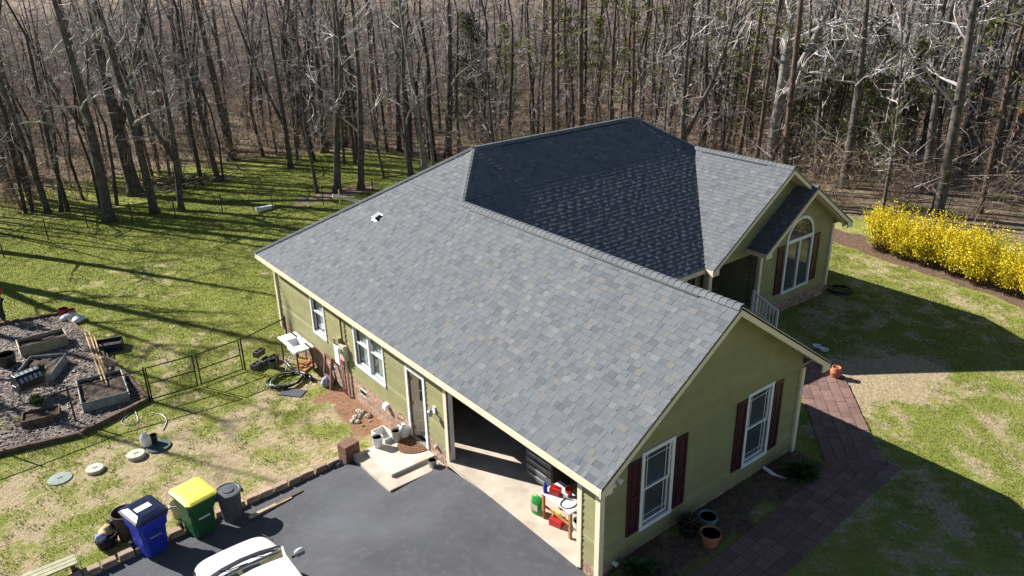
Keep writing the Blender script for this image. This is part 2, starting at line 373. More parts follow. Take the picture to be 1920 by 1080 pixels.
for pos, out, segs in slopes:
    nv = Vector((out[0]*P, out[1]*P, 1)).normalized()
    def pt(a, t, e=0): x, y = pos(a, t); return Vector((x, y, ZE+P*t))+nv*e
    for (t0, t1, lo, hi) in segs:
        eps = 1e-4
        q = [pt(lo(t0+eps), t0), pt(hi(t0+eps), t0), pt(hi(t1-eps), t1), pt(lo(t1-eps), t1)]
        deck.add([p-nv*.012 for p in q]+[p-Vector((0, 0, .06)) for p in q], [(0, 1, 2, 3), (7, 6, 5, 4), (0, 4, 5, 1), (1, 5, 6, 2), (2, 6, 7, 3), (3, 7, 4, 0)])
        k0 = int(math.floor(t0/EXPO+1e-6)); k = k0
        while k*EXPO < t1-1e-5:
            b0 = max(t0, k*EXPO); b1 = min(t1, (k+1)*EXPO); k += 1
            if b1-b0 < .01: continue
            l0, r0, l1, r1 = lo(b0+eps), hi(b0+eps), lo(b1-eps), hi(b1-eps)
            a = min(l0, l1)+random.uniform(-.3, 0); amax = max(r0, r1); thick = random.random() < .5
            bb = min(b1+.25*EXPO, t1)
            while a < amax:
                w = random.uniform(.09, .25); e = a+w
                ua, ub, uc, ud = [min(max(z, l0), r0) for z in (a, e)]+[min(max(z, l1), r1) for z in (e, a)]
                th = (.0185 if thick else .0135)+random.uniform(-.0015, .002); thick = not thick or random.random() < .12
                col = min(max(random.gauss(.42 if thick else .6, .24), 0), 1)
                if ub-ua > .004 or uc-ud > .004:
                    gap = .0015
                    full = abs(ua-a) < 1e-6 and abs(ub-e) < 1e-6 and abs(uc-e) < 1e-6 and abs(ud-a) < 1e-6 and b1-b0 > EXPO*.95
                    V = [pt(ua+gap, b0, -.004), pt(ub-gap, b0, -.004), pt(ub-gap, b0, th), pt(ua+gap, b0, th), pt(uc-gap, b1, th*.45), pt(ud+gap, b1, th*.45), pt(uc-gap, b1, -.004), pt(ud+gap, b1, -.004)]
                    if full and out == (-1, 0) and pos(0, 0)[0] == -OV: cand.append((np.linalg.norm(np.array((V[0]+V[4])/2)-CAM), V, nv, col, a, e, b0, b1, th))
                    else: field.add(V, [(0, 1, 2, 3), (3, 2, 4, 5), (0, 3, 5, 7), (1, 6, 4, 2)], col)
                a = e
cand.sort(key=lambda c: c[0])
for c in cand[300:]: field.add(c[1], [(0, 1, 2, 3), (3, 2, 4, 5), (0, 3, 5, 7), (1, 6, 4, 2)], c[3])
sh = field.build('shingle_field', 'shingle', roof, fix=False); sh['kind'] = 'stuff'
deck.build('roof_deck', 'roof_under', roof)
units = []
for i in range(14):
    u = MB(); u.add([(0, 0, -.3), (1, 0, -.3), (1, 0, 1), (0, 0, 1), (1, 1, .45), (0, 1, .45), (1, 1, -.3), (0, 1, -.3)], [(0, 1, 2, 3), (3, 2, 4, 5), (0, 3, 5, 7), (1, 6, 4, 2)], i/13)
    mm = u.mesh('shingle', fix=False); mm.materials.append(MAT['shingle']); units.append(mm)
for c in cand[:300]:
    d, V, nv, col, a, e, b0, b1, th = c
    o = bpy.data.objects.new('shingle', units[int(round(col*13))]); COL.objects.link(o); o.parent = roof
    X = Vector((0, 1, 0)); Y = Vector((1, 0, P)).normalized(); Zv = X.cross(Y)
    if Zv.z < 0: X, start = Vector((0, -1, 0)), e
    else: start = a
    Zv = X.cross(Y)
    org = Vector((-OV+b0, start-(.0015 if X.y < 0 else -.0015), ZE+P*b0))
    M = Matrix.Identity(4)
    for i in range(3): M[i][0] = X[i]*(e-a-.003); M[i][1] = Y[i]*(b1-b0)*SL; M[i][2] = Zv[i]*th; M[i][3] = org[i]
    o.matrix_world = M
# ridge caps: overlapping folded pieces along ridges and hips
def ridge_vent(A, B, axis):
    A, B = Vector(A), Vector(B); d = (B-A).normalized(); A = A+d*1.0; B = B-d*.5; t = MB(); sd_ = Vector((1, 0, 0)) if axis == 'y' else Vector((0, 1, 0)); up = Vector((0, 0, 1)); w_ = .147
    for s in (-1, 1):
        p = [A+sd_*s*.01, A+sd_*s*w_-up*P*w_, A+sd_*s*w_-up*(P*w_-.034), A+sd_*s*.01+up*.034]; t.prism(p, B-A)
    t.build('ridge_vent', 'dark', roof)
def caps(A, B, dl, dr, step=.17, wid=.15):
    A, B = Vector(A), Vector(B); n = max(1, int((B-A).length/step)); d = (B-A).normalized()
    dl, dr = Vector(dl).normalized(), Vector(dr).normalized()
    for i in range(n):
        p0 = A+d*(i*step); p1 = A+d*min((i+1.35)*step, (B-A).length); mb = MB(); up = Vector((0, 0, 1))
        h0, h1 = .052, .036
        hl, hr_ = Vector((dl.x, dl.y, 0))*.06, Vector((dr.x, dr.y, 0))*.06
        V = [p0+dl*wid+up*h0, p0+hl+up*(h0+.004), p0+hr_+up*(h0+.004), p0+dr*wid+up*h0, p1+dl*wid+up*h1, p1+hl+up*(h1+.004), p1+hr_+up*(h1+.004), p1+dr*wid+up*h1]
        V += [v-up*.012 for v in V[:4]]
        mb.add(V, [(0, 1, 5, 4), (1, 2, 6, 5), (2, 3, 7, 6), (8, 9, 1, 0), (9, 10, 2, 1), (10, 11, 3, 2)], min(max(random.gauss(.5, .2), 0), 1))
        mb.build('ridge_cap', 'shingle', roof, fix=False)
zr1 = ZE+P*TW; zr2 = ZE+P*RUN2; zr3 = ZE+P*TW3; zr4 = ZE+P*TW4
caps((W/2, -RK, zr1), (W/2, YFE+TW, zr1), (-1, 0, -P), (1, 0, -P))
caps((-OV+RUN2, L+OV-RUN2, zr2), (X2+OV-RUN2, L+OV-RUN2, zr2), (0, -1, -P), (0, 1, -P))
caps((W/2, YFE+TW, zr1), (-OV+RUN2, YFE+RUN2, zr2), (-1, .1, -P*.95), (.1, -1, -P*.95))
caps((-OV, L+OV, ZE), (-OV+RUN2, L+OV-RUN2, zr2), (-1, 0, -P), (0, 1, -P))
caps((X2-W3/2, Y3R, zr3), (X2-W3/2, YFE+TW3, zr3), (-1, 0, -P), (1, 0, -P))
caps((X2+OV-TW3, YFE+TW3, zr3), (X2+OV-RUN2, YFE+RUN2, zr2), (0, -1, -P), (1, 0, -P))
caps((X2-W4/2, Y4R, zr4), (X2-W4/2, Y3W, zr4), (-1, 0, -P), (1, 0, -P))
ridge_vent((W/2, -RK, zr1), (W/2, YFE+TW, zr1), 'y'); ridge_vent((X2-W3/2, Y3R, zr3), (X2-W3/2, YFE+TW3, zr3), 'y'); ridge_vent((-OV+RUN2, L+OV-RUN2, zr2), (X2+OV-RUN2, L+OV-RUN2, zr2), 'x')
# fascia, rakes and soffits
fa = MB(); FH = .16
def fbox(x0, x1, y0, y1, z0, z1): fa.box(((x0+x1)/2, (y0+y1)/2, (z0+z1)/2), (abs(x1-x0), abs(y1-y0), abs(z1-z0)))
fbox(-OV-.02, -OV+.01, -RK+.03, L+OV, ZE-FH-.01, ZE-.012); fbox(W+OV-.01, W+OV+.02, -RK+.03, YFE, ZE-FH, ZE-.012)
fbox(W+OV, X3L, YFE-.02, YFE+.01, ZE-FH, ZE-.012); fbox(X3L-.02, X3L+.01, Y3R+.03, YFE, ZE-FH, ZE-.012); fbox(X2+OV-.01, X2+OV+.02, Y4R+.03, L+OV, ZE-FH, ZE-.012)
fbox(X4L-.02, X4L+.01, Y4R+.03, Y3W, ZE-FH, ZE-.012); fbox(-OV, X2+OV, L+OV-.01, L+OV+.02, ZE-FH, ZE-.012)
fa.build('fascia', 'cream', house)
def rake(xl, xr, yr, depth, t):             # two sloping boards on a gable end plus the soffit behind them
    mb = MB(); xm = (xl+xr)/2; zt = ZE+P*t
    for s, x0 in ((1, xl), (-1, xr)):
        mb.prism([(x0-s*.02, yr, ZE-.012), (xm, yr, zt-.012+.02*P), (xm, yr, zt-.2), (x0+s*.30, yr, ZE+P*.3-.2), (x0+s*.30, yr, ZE-.20), (x0-s*.02, yr, ZE-.20)], (0, .035, 0))
        mb.prism([(x0+s*.02, yr+.035, ZE-.09), (xm, yr+.035, zt-.09-.01*P), (xm, yr+.035, zt-.115), (x0+s*.06, yr+.035, ZE-.115)], (0, depth-.035, 0))
    return mb.build('rake_trim', 'cream', house)
rake(-OV, W+OV, -RK, RK, TW); rake(X3L, X2+OV, Y3R, Y3W-Y3R, TW3); rake(X4L, X2+OV, Y4R, Y4-Y4R, TW4)
sf = MB()
for (x0, x1, y0, y1) in ((-OV+.012, 0, .0, L), (W, W+OV-.012, 0, YFE), (W+OV, X3L, YFE+.012, YM), (-OV+.012, X2+OV, L, L+OV-.012), (X2, X2+OV-.012, Y4, L), (X4L+.012, X4L+OV, Y4, Y3W)): sf.box(((x0+x1)/2, (y0+y1)/2, ZE-FH+.02), (x1-x0, y1-y0, .02))
sf.build('soffit', 'cream', house)

# walls of lap siding: each board its own piece, cut at the openings
def wall(O, d, out, length, topf, holes, z0=SZ0, trims=True, core_mat='interior', ztop=None, bh=.17):
    O, d, out = Vector(O), Vector(d), Vector(out); w = empty_part('wall', house)
    zmax = max(topf(i/40*length) for i in range(41))
    cuts = sorted({round(z0+i*bh, 3) for i in range(int((zmax-z0)/bh)+2)} | {h[k] for h in holes for k in (2, 3) if z0 < h[k] < zmax})
    cuts = [c for i, c in enumerate(cuts) if i == 0 or c-cuts[i-1] > .012]
    core = MB()
    for za, zb in zip(cuts[:-1], cuts[1:]):
        zm = (za+zb)/2
        us = [i/120*length for i in range(121)]; ok0 = [u for u in us if topf(u) >= za-1e-6]; 
        if not ok0: continue
        a0, a1 = ok0[0], ok0[-1]; ok1 = [u for u in us if topf(u) >= min(zb, topf(u) if False else zb)-1e-6]
        b0, b1 = (ok1[0], ok1[-1]) if ok1 else ((a0+a1)/2, (a0+a1)/2)
        segs = [(a0, a1, b0, b1)]
        for h in holes:
            if h[2] < zm < h[3]:
                ns = []
                for s in segs:
                    if h[0] > s[0]: ns.append((s[0], min(s[1], h[0]), s[2], min(s[3], h[0])))
                    if h[1] < s[1]: ns.append((max(s[0], h[1]), s[1], max(s[2], h[1]), s[3]))
                segs = [s for s in ns if s[1]-s[0] > .01]
        for s in segs:
            def q(u, z, e): return O+d*u+Vector((0, 0, z))+out*e
            core.add([q(s[0], za, -.15), q(s[1], za, -.15), q(s[3], zb, -.15), q(s[2], zb, -.15), q(s[0], za, -.001), q(s[1], za, -.001), q(s[3], zb, -.001), q(s[2], zb, -.001)], [(0, 1, 2, 3), (4, 5, 6, 7), (0, 4, 7, 3), (1, 5, 6, 2), (0, 1, 5, 4), (3, 2, 6, 7)])
            mb = MB(); mb.add([q(s[0], za, 0), q(s[1], za, 0), q(s[1], za, .024), q(s[0], za, .024), q(s[3], zb, .004), q(s[2], zb, .004)], [(0, 1, 2, 3), (3, 2, 4, 5), (0, 3, 5), (1, 4, 2)])
            mb.build('siding_board', 'siding', w, fix=False)
    core.build('wall_core', core_mat, w); return w
GY0, GY1, DY0, DY1, DZ0, DZ1 = .62, 5.38, 6.47, 7.22, -.28, 1.76
flat = lambda u: ZE-FH+.01
# left wall runs along +y; holes as (u0,u1,z0,z1)
wall((0, 0, 0), (0, 1, 0), (-1, 0, 0), L, flat, [(GY0, GY1, -.5, 2.12), (DY0, DY1, -.5, DZ1), (12.22, 13.03, .78, 2.22), (8.56, 10.16, .74, 2.22)])
gab = lambda u: ZE-.1+P*(min(u, W-u)+OV)
wall((0, 0, 0), (1, 0, 0), (0, -1, 0), W, gab, [(1.22, 2.06, .60, 2.40), (4.71, 5.54, .57, 2.42)])
wall((W, 0, 0), (0, 1, 0), (1, 0, 0), YFE+.3, flat, [])
wall((W, YM, 0), (1, 0, 0), (0, -1, 0), X2-W3-W, flat, [(1.75, 2.65, .7, 2.2)])
wall((X2-W3, Y3W, 0), (1, 0, 0), (0, -1, 0), W3, lambda u: ZE-.1+P*(min(u, W3-u)+OV), [(.08, W3-W4-.02, -.5, 2.34), (W3-W4+.05, W3-.05, -.5, 2.0)])
wall((X2-W4, Y4, 0), (1, 0, 0), (0, -1, 0), W4, lambda u: ZE-.1+P*(min(u, W4-u)+OV), [(1.52, 2.98, .58, 2.42)], z0=.2)
wall((X2, Y4, 0), (0, 1, 0), (1, 0, 0), L-Y4, flat, []); wall((0, L, 0), (1, 0, 0), (0, 1, 0), X2, flat, [])
wall((X2-W4, Y4, 0), (0, 1, 0), (-1, 0, 0), Y3W+1.6-Y4, flat, [])
# corner boards
for (x, y, z0) in ((-.012, -.012, -.2), (W+.012, -.012, .0), (-.012, L+.012, -.1), (X2-W4-.012, Y4-.012, .15), (X2+.012, Y4-.012, .1), (X2-W3+.0, Y3W-.012, .3)):
    cb = MB(); cb.box((x, y, (z0+ZE-FH)/2), (.13, .13, ZE-FH-z0)); cb.build('corner_board', 'cream', house)
# foundation brickwork (bricks joined, too small to pick apart) on a mortar core
def brickwork(O, d, out, length, z0, z1, skip=()):
    O, d, out = Vector(O), Vector(d), Vector(out); mb = MB(); core = MB(); n = int((z1-z0)/.075)
    for k in range(n+1):
        u = -(k % 2)*.11
        while u < length:
            a, e = max(u, 0), min(u+.2, length); u += .215
            if e-a < .03 or any(s0 < (a+e)/2 < s1 and s2 < z1-k*.075-.03 < s3 for s0, s1, s2, s3 in skip): continue
            zt = z1-k*.075; zb = zt-.064
            p = [O+d*a+Vector((0, 0, zb)), O+d*e+Vector((0, 0, zb)), O+d*e+Vector((0, 0, zt)), O+d*a+Vector((0, 0, zt))]
            mb.prism(p, out*(.012+random.uniform(0, .003)))
    segs = [(0, length)]
    core.prism([O+Vector((0, 0, z0)), O+d*length+Vector((0, 0, z0)), O+d*length+Vector((0, 0, z1)), O+Vector((0, 0, z1))], -out*.15)
    fo = empty_part('foundation', house); core.build('mortar', 'mortar', fo); b = mb.build('brickwork', 'brick', fo); b['kind'] = 'stuff'; return fo
brickwork((0, 5.5, 0), (0, 1, 0), (-1, 0, 0), DY0-5.5-.1, -.75, SZ0-.005); brickwork((0, DY1+.1, 0), (0, 1, 0), (-1, 0, 0), L-DY1-.1, -1.05, SZ0-.005)
brickwork((0, 0, 0), (0, 1, 0), (-1, 0, 0), GY0-.1, -.5, SZ0-.005); brickwork((0, 0, 0), (1, 0, 0), (0, -1, 0), W, -.35, SZ0-.005)
brickwork((X2-W4, Y4, 0), (1, 0, 0), (0, -1, 0), W4, -.75, .195, ); brickwork((W, 0, 0), (0, 1, 0), (1, 0, 0), YFE, -.6, SZ0-.005)
brickwork((W, YM, 0), (1, 0, 0), (0, -1, 0), X2-W3-W, -.6, SZ0-.005); brickwork((X2, Y4, 0), (0, 1, 0), (1, 0, 0), L-Y4, -1.2, SZ0-.005); brickwork((0, L, 0), (1, 0, 0), (0, 1, 0), X2, -1.6, SZ0-.005)
# windows: frame, two sashes, panes, muntins; on wall at O with axes d (along), out
def window(O, d, out, u0, u1, z0, z1, units=1, shutters=False, blind=False, muntin=True, fr='white'):
    O, d, out = Vector(O), Vector(d), Vector(out); w = empty_part('window', house)
    def bx(mb, a, b, za, zb, e0, e1): mb.prism([O+d*a+Vector((0, 0, za))+out*e0, O+d*b+Vector((0, 0, za))+out*e0, O+d*b+Vector((0, 0, zb))+out*e0, O+d*a+Vector((0, 0, zb))+out*e0], out*(e1-e0))
    f = MB(); t = .085
    bx(f, u0-t, u1+t, z1, z1+t, .0, .045); bx(f, u0-t, u1+t, z0-t, z0, .0, .05); bx(f, u0-t, u0, z0, z1, .0, .04); bx(f, u1, u1+t, z0, z1, .0, .04)
    n = units
    for k in range(1, n): m_ = u0+(u1-u0)*k/n; bx(f, m_-.05, m_+.05, z0, z1, -.06, .035)
    f.build('frame', fr, w)
    for k in range(n):
        a = u0+(u1-u0)*k/n+(.05 if k else 0); b = u0+(u1-u0)*(k+1)/n-(.05 if k < n-1 else 0); zm = (z0+z1)/2
        for (za, zb, dep) in ((zm-.02, z1, -.03), (z0, zm+.02, -.06)):
            s = MB(); r = .045
            bx(s, a, b, zb-r, zb, dep, dep+.03); bx(s, a, b, za, za+r, dep, dep+.03); bx(s, a, a+r, za+r, zb-r, dep, dep+.03); bx(s, b-r, b, za+r, zb-r, dep, dep+.03)
            if muntin:
                for uu in (a+.13, b-.13): bx(s, uu-.006, uu+.006, za+r, zb-r, dep+.004, dep+.018)
                for zz in ((zb-.17,) if dep > -.05 else (za+.17,)): bx(s, a+r, b-r, zz-.006, zz+.006, dep+.005, dep+.017)
            so_ = s.build('sash', fr, w)
        g = MB(); bx(g, a, b, z0, z1, -.058, -.05); g.build('pane', 'clearglass' if blind else 'winglass', w)
    if blind:
        bl = MB(); k = z0+.1
        while k < z1-.05: bx(bl, u0+.02, u1-.02, k, k+.035, -.12, -.10); k += .05
        b_ = bl.build('blind', 'blind', w); b_['kind'] = 'stuff'
    if shutters:
        for (a, b) in shutters:
            s = MB(); za, zb = z0-.02, z1-.0; r = .07
            bx(s, a, b, za, zb, .018, .03)
            for (p0, p1, q0, q1) in ((a, a+r, za, zb), (b-r, b, za, zb), (a+r, b-r, za, za+r), (a+r, b-r, zb-r, zb), (a+r, b-r, (za+zb)/2-.04, (za+zb)/2+.04)): bx(s, p0, p1, q0, q1, .03, .05)
            for (q0, q1) in ((za+r+.05, (za+zb)/2-.09), ((za+zb)/2+.09, zb-r-.05)): bx(s, a+r+.04, b-r-.04, q0, q1, .03, .042)
            s.build('shutter', 'maroon', house)
LW = ((0, 0, 0), (0, 1, 0), (-1, 0, 0)); GW = ((0, 0, 0), (1, 0, 0), (0, -1, 0))
window(*LW, 12.22, 13.03, .78, 2.22, blind=True, muntin=False, fr='vinyl'); window(*LW, 8.56, 10.16, .74, 2.22, units=2, blind=True, muntin=False, fr='vinyl')
window(*GW, 1.22, 2.06, .60, 2.40, shutters=[(.74, 1.10), (2.18, 2.54)]); window(*GW, 4.71, 5.54, .57, 2.42, shutters=[(4.24, 4.6), (5.66, 6.0)])
window((W, YM, 0), (1, 0, 0), (0, -1, 0), 1.75, 2.65, .7, 2.2, shutters=[(1.25, 1.62), (2.78, 3.12)])
# the arched window of the bay
aw = empty_part('window', house); f = MB(); ax, az, ar = 15.0, 2.42, .73
def arc(r, y, n=16): return [(ax+r*math.cos(math.pi*k/n), y, az+r*math.sin(math.pi*k/n)) for k in range(n+1)]
for (r0, r1, ya, yb) in ((ar, ar+.1, Y4-.055, Y4-.01),):
    A, B = arc(r0, ya), arc(r1, ya)
    for k in range(16): f.prism([A[k], A[k+1], B[k+1], B[k]], (0, yb-ya, 0))
for (x0, x1, z0, z1) in ((ax-ar-.1, ax-ar, .5, az), (ax+ar, ax+ar+.1, .5, az), (ax-ar, ax+ar, .5, .58), (ax-ar, ax+ar, az-.06, az+.06), (ax-.04, ax+.04, .58, az-.06)): f.box(((x0+x1)/2, Y4-.035, (z0+z1)/2), (x1-x0, .06, z1-z0))
f.build('frame', 'white', aw)
g = MB(); g.box((ax, Y4+.0, 1.5), (2*ar, .02, 1.84)); g.build('pane', 'winglass', aw)
g = MB(); g.prism([(ax-ar, Y4-.025, az)]+arc(ar, Y4-.025)[::-1]+[], (0, .012, 0)); g.build('pane', 'winglass', aw)
for x0 in (13.72, 15.9):
    s = MB(); s.box((x0+.19, Y4-.03, 1.47), (.38, .03, 1.78))
    for zz in (.63, 1.47, 2.31): s.box((x0+.19, Y4-.05, zz), (.38, .02, .1))
    for xx in (x0+.04, x0+.34): s.box((xx, Y4-.05, 1.47), (.08, .02, 1.58))
    s.build('shutter', 'maroon', house)
# porch recess
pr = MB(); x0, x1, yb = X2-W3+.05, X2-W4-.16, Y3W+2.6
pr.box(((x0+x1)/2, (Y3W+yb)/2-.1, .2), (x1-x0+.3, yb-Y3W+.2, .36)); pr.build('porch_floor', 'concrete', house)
pr = MB(); pr.box(((x0+x1)/2, yb+.05, 1.4), (x1-x0+.3, .1, 2.4)); pr.box((x0-.1, (Y3W+yb)/2+.1, 1.4), (.1, yb-Y3W-.2, 2.4)); pr.box(((x0+x1)/2, (Y3W+yb)/2+.1, 2.5), (x1-x0+.3, yb-Y3W-.2, .08)); pr.build('porch_wall', 'brown_can_porch_shade', house)  # recess linings coloured near black to stand in for deep porch shade
pd = MB(); pd.box(((x0+x1)/2, yb-.03, 1.4), (.95, .06, 2.05)); pd.build('front_door', 'maroon', house)
pp = MB(); pp.box((X2-W3-.02, Y3W-.12, 1.4), (.16, .16, 2.1)); pp.build('porch_post', 'cream', house)
# front steps and stair rail
st = MB()
for k in range(3): st.box((11.6, Y3W-.25-.3*k, .18-.18*k-.3), (1.5, .32, .6))
st.build('porch_step', 'concrete', house)
rl = empty_part('stair_rail', house); a, b = Vector((12.42, 5.28, 1.12)), Vector((12.42, 4.3, .74)); dn = Vector((0, 0, -.62))
t = MB(); t.tube([a, b], .04, 4); t.tube([a+dn, b+dn], .03, 4); t.build('rail', 'white', rl)
for k in range(8):
    p = a.lerp(b, k/7); t = MB(); w_ = .05 if k in (0, 7) else .022; t.box((p.x, p.y, p.z-.33 if k not in (0, 7) else p.z-.42), (w_*1.4, w_*1.4, .62 if k not in (0, 7) else .95)); t.build('baluster', 'white', rl)
pc = thing('plant_stand', 'dark metal tiered plant stand inside the shaded front porch', 'plant stand', (11.5, Y3W+.8, .38))
for zz, r_ in ((.35, .28), (.75, .2)): t = MB(); t.lathe([(r_, zz), (r_, zz+.02)], n=14); t.build('shelf', 'galv', pc)
t = MB()
for k in range(3): aa = k*2.1; t.tube([(.3*math.cos(aa), .3*math.sin(aa), 0), (.1*math.cos(aa), .1*math.sin(aa), 1.1)], .012, 5)
t.build('leg', 'galv', pc)
# garage: floor, inner room, jambs, header, apron
gf = MB(); gf.box((3.31, 3.0, -.20), (6.76, 4.9, .12)); gf.box((3.4, 6.6, -.202), (6.5, 2.3, .12)); gf.box((3.4, .4, -.202), (6.5, .3, .12)); struct(gf.build('garage_floor', 'concrete'))
gi = MB()
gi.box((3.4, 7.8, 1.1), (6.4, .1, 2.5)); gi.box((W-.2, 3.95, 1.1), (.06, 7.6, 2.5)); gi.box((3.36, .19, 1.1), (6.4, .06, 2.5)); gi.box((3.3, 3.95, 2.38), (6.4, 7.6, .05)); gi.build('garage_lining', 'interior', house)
tr = MB()
for (y0, y1) in ((GY0-.13, GY0), (GY1, GY1+.13)): tr.box((-.005, (y0+y1)/2, 1.0), (.07, y1-y0, 2.3)); 
tr.box((-.005, (GY0+GY1)/2, 2.17), (.066, GY1-GY0+.26, .12)); tr.build('garage_trim', 'cream', house)
jb = MB()
for y in (GY0-.012, GY1+.012): jb.box((.085, y, 1.0), (.13, .03, 2.3))
jb.build('garage_jamb', 'white', house)
# side door
dr = empty_part('side_door', house)
t = MB(); t.box((.05, (DY0+DY1)/2, (DZ0+DZ1)/2), (.045, DY1-DY0-.02, DZ1-DZ0-.02)); lf = t.build('door_leaf', 'doorpaint', dr, bevel=.004)
t = MB(); yw0, yw1, zw0, zw1 = DY0+.17, DY1-.25, .85, 1.5
t.box((.022, (yw0+yw1)/2, (zw0+zw1)/2), (.012, yw1-yw0, zw1-zw0)); t.build('pane', 'winglass', dr)
t = MB(); t.box((.012, (yw0+yw1)/2, (zw0+zw1)/2), (.012, .02, zw1-zw0)); t.box((.0115, (yw0+yw1)/2, (zw0+zw1)/2), (.012, yw1-yw0, .02))
t.build('window_bar', 'white', dr)
for zz in (-.02, .62):
    t = MB()
    for (yy) in (DY0+.12, DY1-.12): t.box((.024, yy, zz-.02+.1), (.008, .02, .34))
    t.box((.024, (DY0+DY1)/2, zz-.08), (.008, DY1-DY0-.24, .02)); t.box((.024, (DY0+DY1)/2, zz+.24), (.008, DY1-DY0-.24, .02))
    t.build('door_moulding', 'white', dr)
t = MB()
for (y0, y1) in ((DY0-.1, DY0), (DY1, DY1+.1)): t.box((-.02, (y0+y1)/2, (DZ0+DZ1)/2), (.05, y1-y0, DZ1-DZ0+.1))
t.box((-.02, (DY0+DY1)/2, DZ1+.09), (.048, DY1-DY0+.2, .1)); t.build('casing', 'white', dr)
t = MB(); t.box((-.0, (DY0+DY1)/2, DZ0-.03), (.16, DY1-DY0+.16, .04)); t.build('threshold', 'galv', dr)
for zz in (0, .75, 1.5): t = MB(); t.box((.02, DY1-.03, zz), (.04, .05, .1)); t.build('hinge', 'wood_orange', dr)
t = MB(); t.lathe([(.012, 0), (.012, .04), (.03, .05), (.032, .07), (.02, .085)], n=12)
kn = t.build('door_knob', 'galv', dr); kn.location = (.02, DY0+.07, .65); kn.rotation_euler = (0, -math.pi/2, 0)
dr.location = (.05, DY1, 0); dr.rotation_euler.z = math.radians(36)
for o in list(dr.children):
    if o.name.split('.')[0] in ('casing', 'threshold'): o.parent = house
    else: o.matrix_parent_inverse = Matrix.Translation((-.05, -DY1, 0))
# roof vent on the left slope
rv = empty_part('roof_vent', house); vx, vy = 2.1, 12.1; rv.location = (vx, vy, ZE+P*(vx+OV)); rv.rotation_euler = (0, -math.atan(P), 0); rv.scale = (.78, .78, .8)
t = MB(); t.box((0, 0, .022), (.42, .38, .012)); t.build('flashing', 'galv', rv); t = MB(); t.prism([(-.14, -.14, .03), (.14, -.14, .03), (.14, -.14, .09), (-.14, -.14, .16)], (0, .28, 0)); t.build('hood', 'galv', rv, bevel=.006); t = MB(); t.box((0, -.143, .075), (.24, .006, .08)); t.build('grille', 'dark', rv)
# crawl vents, dryer hood, utility boxes on the left wall
for yy, zz in ((9.97, -.18), (12.0, -.16)):
    v_ = empty_part('crawl_vent', house); t = MB(); t.box((-.014, yy, zz), (.02, .40, .20)); t.build('frame', 'white', v_)
    for k in range(3): t = MB(); t.box((-.028, yy-.12+.12*k, zz+.01), (.012, .10, .13)); t.build('louvre', 'dark', v_)
t = MB(); t.prism([(0, 8.42, .02), (-.02, 8.42, .16), (-.14, 8.42, .12), (-.15, 8.42, .0)], (0, .18, 0)); t.build('dryer_vent', 'white', house)
t = MB(); t.tube([(0, 7.75, .12), (-.1, 7.75, .2), (-.16, 7.7, .12), (-.05, 7.6, .02)], .012, 6); t.build('faucet_pipe', 'black_plastic', house)
ut = empty_part('utility_meter', house)
t = MB(); t.box((-.09, 10.86, .86), (.16, .3, .5)); t.build('meter_box', 'beige', ut, bevel=.01)
t = MB(); t.box((-.08, 11.28, .62), (.14, .3, .62)); t.build('white_box', 'white', ut, bevel=.01)
t = MB(); t.box((-.08, 10.98, .5), (.13, .2, .34)); t.build('grey_box', 'galv', ut, bevel=.01); t = MB(); t.box((-.15, 10.96, .5), (.012, .14, .18)); t.build('red_tag', 'red', ut)
t = MB(); t.tube([(-.17, 10.86, .93), (-.25, 10.86, .93)], .085, 14); t.build('meter_dial', 'galv', ut)
t = MB(); t.box((-.08, 11.45, 1.05), (.14, .16, .16)); t.box((-.08, 11.15, 1.15), (.15, .2, .2)); t.build('junction_box', 'siding', ut)
for yy, zb, zt, mt_, rr in ((10.8, H(-.1, 10.8)-.1, .7, 'beige', .035), (11.25, -1.0, .35, 'galv', .018), (11.12, -1.0, .35, 'galv', .02), (11.0, -.95, .35, 'red', .018), (10.9, 1.1, 2.45, 'mat_brown', .028)):
    t = MB(); t.tube([(-.08, yy, zb), (-.08, yy, zt)], rr, 8); t.build('conduit', mt_, ut)
t = MB(); t.lathe([(0, 0), (.05, 0), (.06, .06), (.03, .1)], n=10); sp = t.build('outlet_cover', 'beige', house); sp.location = (-.05, 5.95, -.02)
# lamps and cameras
def lamp(loc, ang, part_of=house):
    e = empty_part('wall_lamp', part_of); e.location = loc; e.rotation_euler.z = ang
    t = MB(); t.lathe([(.05, 0), (.05, .03)], n=12); b_ = t.build('base', 'white', e); b_.rotation_euler = (math.pi/2, 0, 0)
    for s in (-1, 1):
        t = MB(); t.lathe([(.025, -.08), (.035, -.04), (.06, .05), (.058, .055), (.03, .02)], n=12); c_ = t.build('spot_head', 'white', e, smooth=True); c_.location = (s*.09, -.12, -.04); c_.rotation_euler = (2.2, 0, s*.5)
        t = MB(); t.tube([(0, -.03, 0), (s*.09, -.1, -.02)], .014, 6); t.build('arm', 'white', e)
lamp((-.05, .18, 2.33), -math.pi/2); lamp((.28, -.03, 2.30), 0)
ln = empty_part('porch_lantern', house); ln.location = (-.02, 5.95, 1.15)
t = MB(); t.box((-.02, 0, 0), (.04, .1, .18)); t.tube([(-.03, 0, .08), (-.14, 0, .1), (-.15, 0, .03)], .012, 6); t.build('bracket', 'white', ln); t = MB(); t.lathe([(.02, -.16), (.06, -.12), (.075, 0), (.02, .05)], (-.15, 0, 0), 8); t.build('lantern_glass', 'galv', ln)
t = MB(); t.box((X2+.1, Y4+.05, 1.75), (.12, .1, .16)); t.build('security_camera', 'black_plastic', house)
dsp = MB(); dsp.tube([(5.55, -.06, .12), (5.55, -.22, .10), (5.6, -.36, .02), (5.68, -.62, -.0)], .045, 8); dsp.build('drain_elbow', 'white', house)
dsp = MB(); dsp.tube([(.42, -.02, .1), (.42, -.12, .1)], .05, 10); dsp.build('drain_stub', 'white', house)
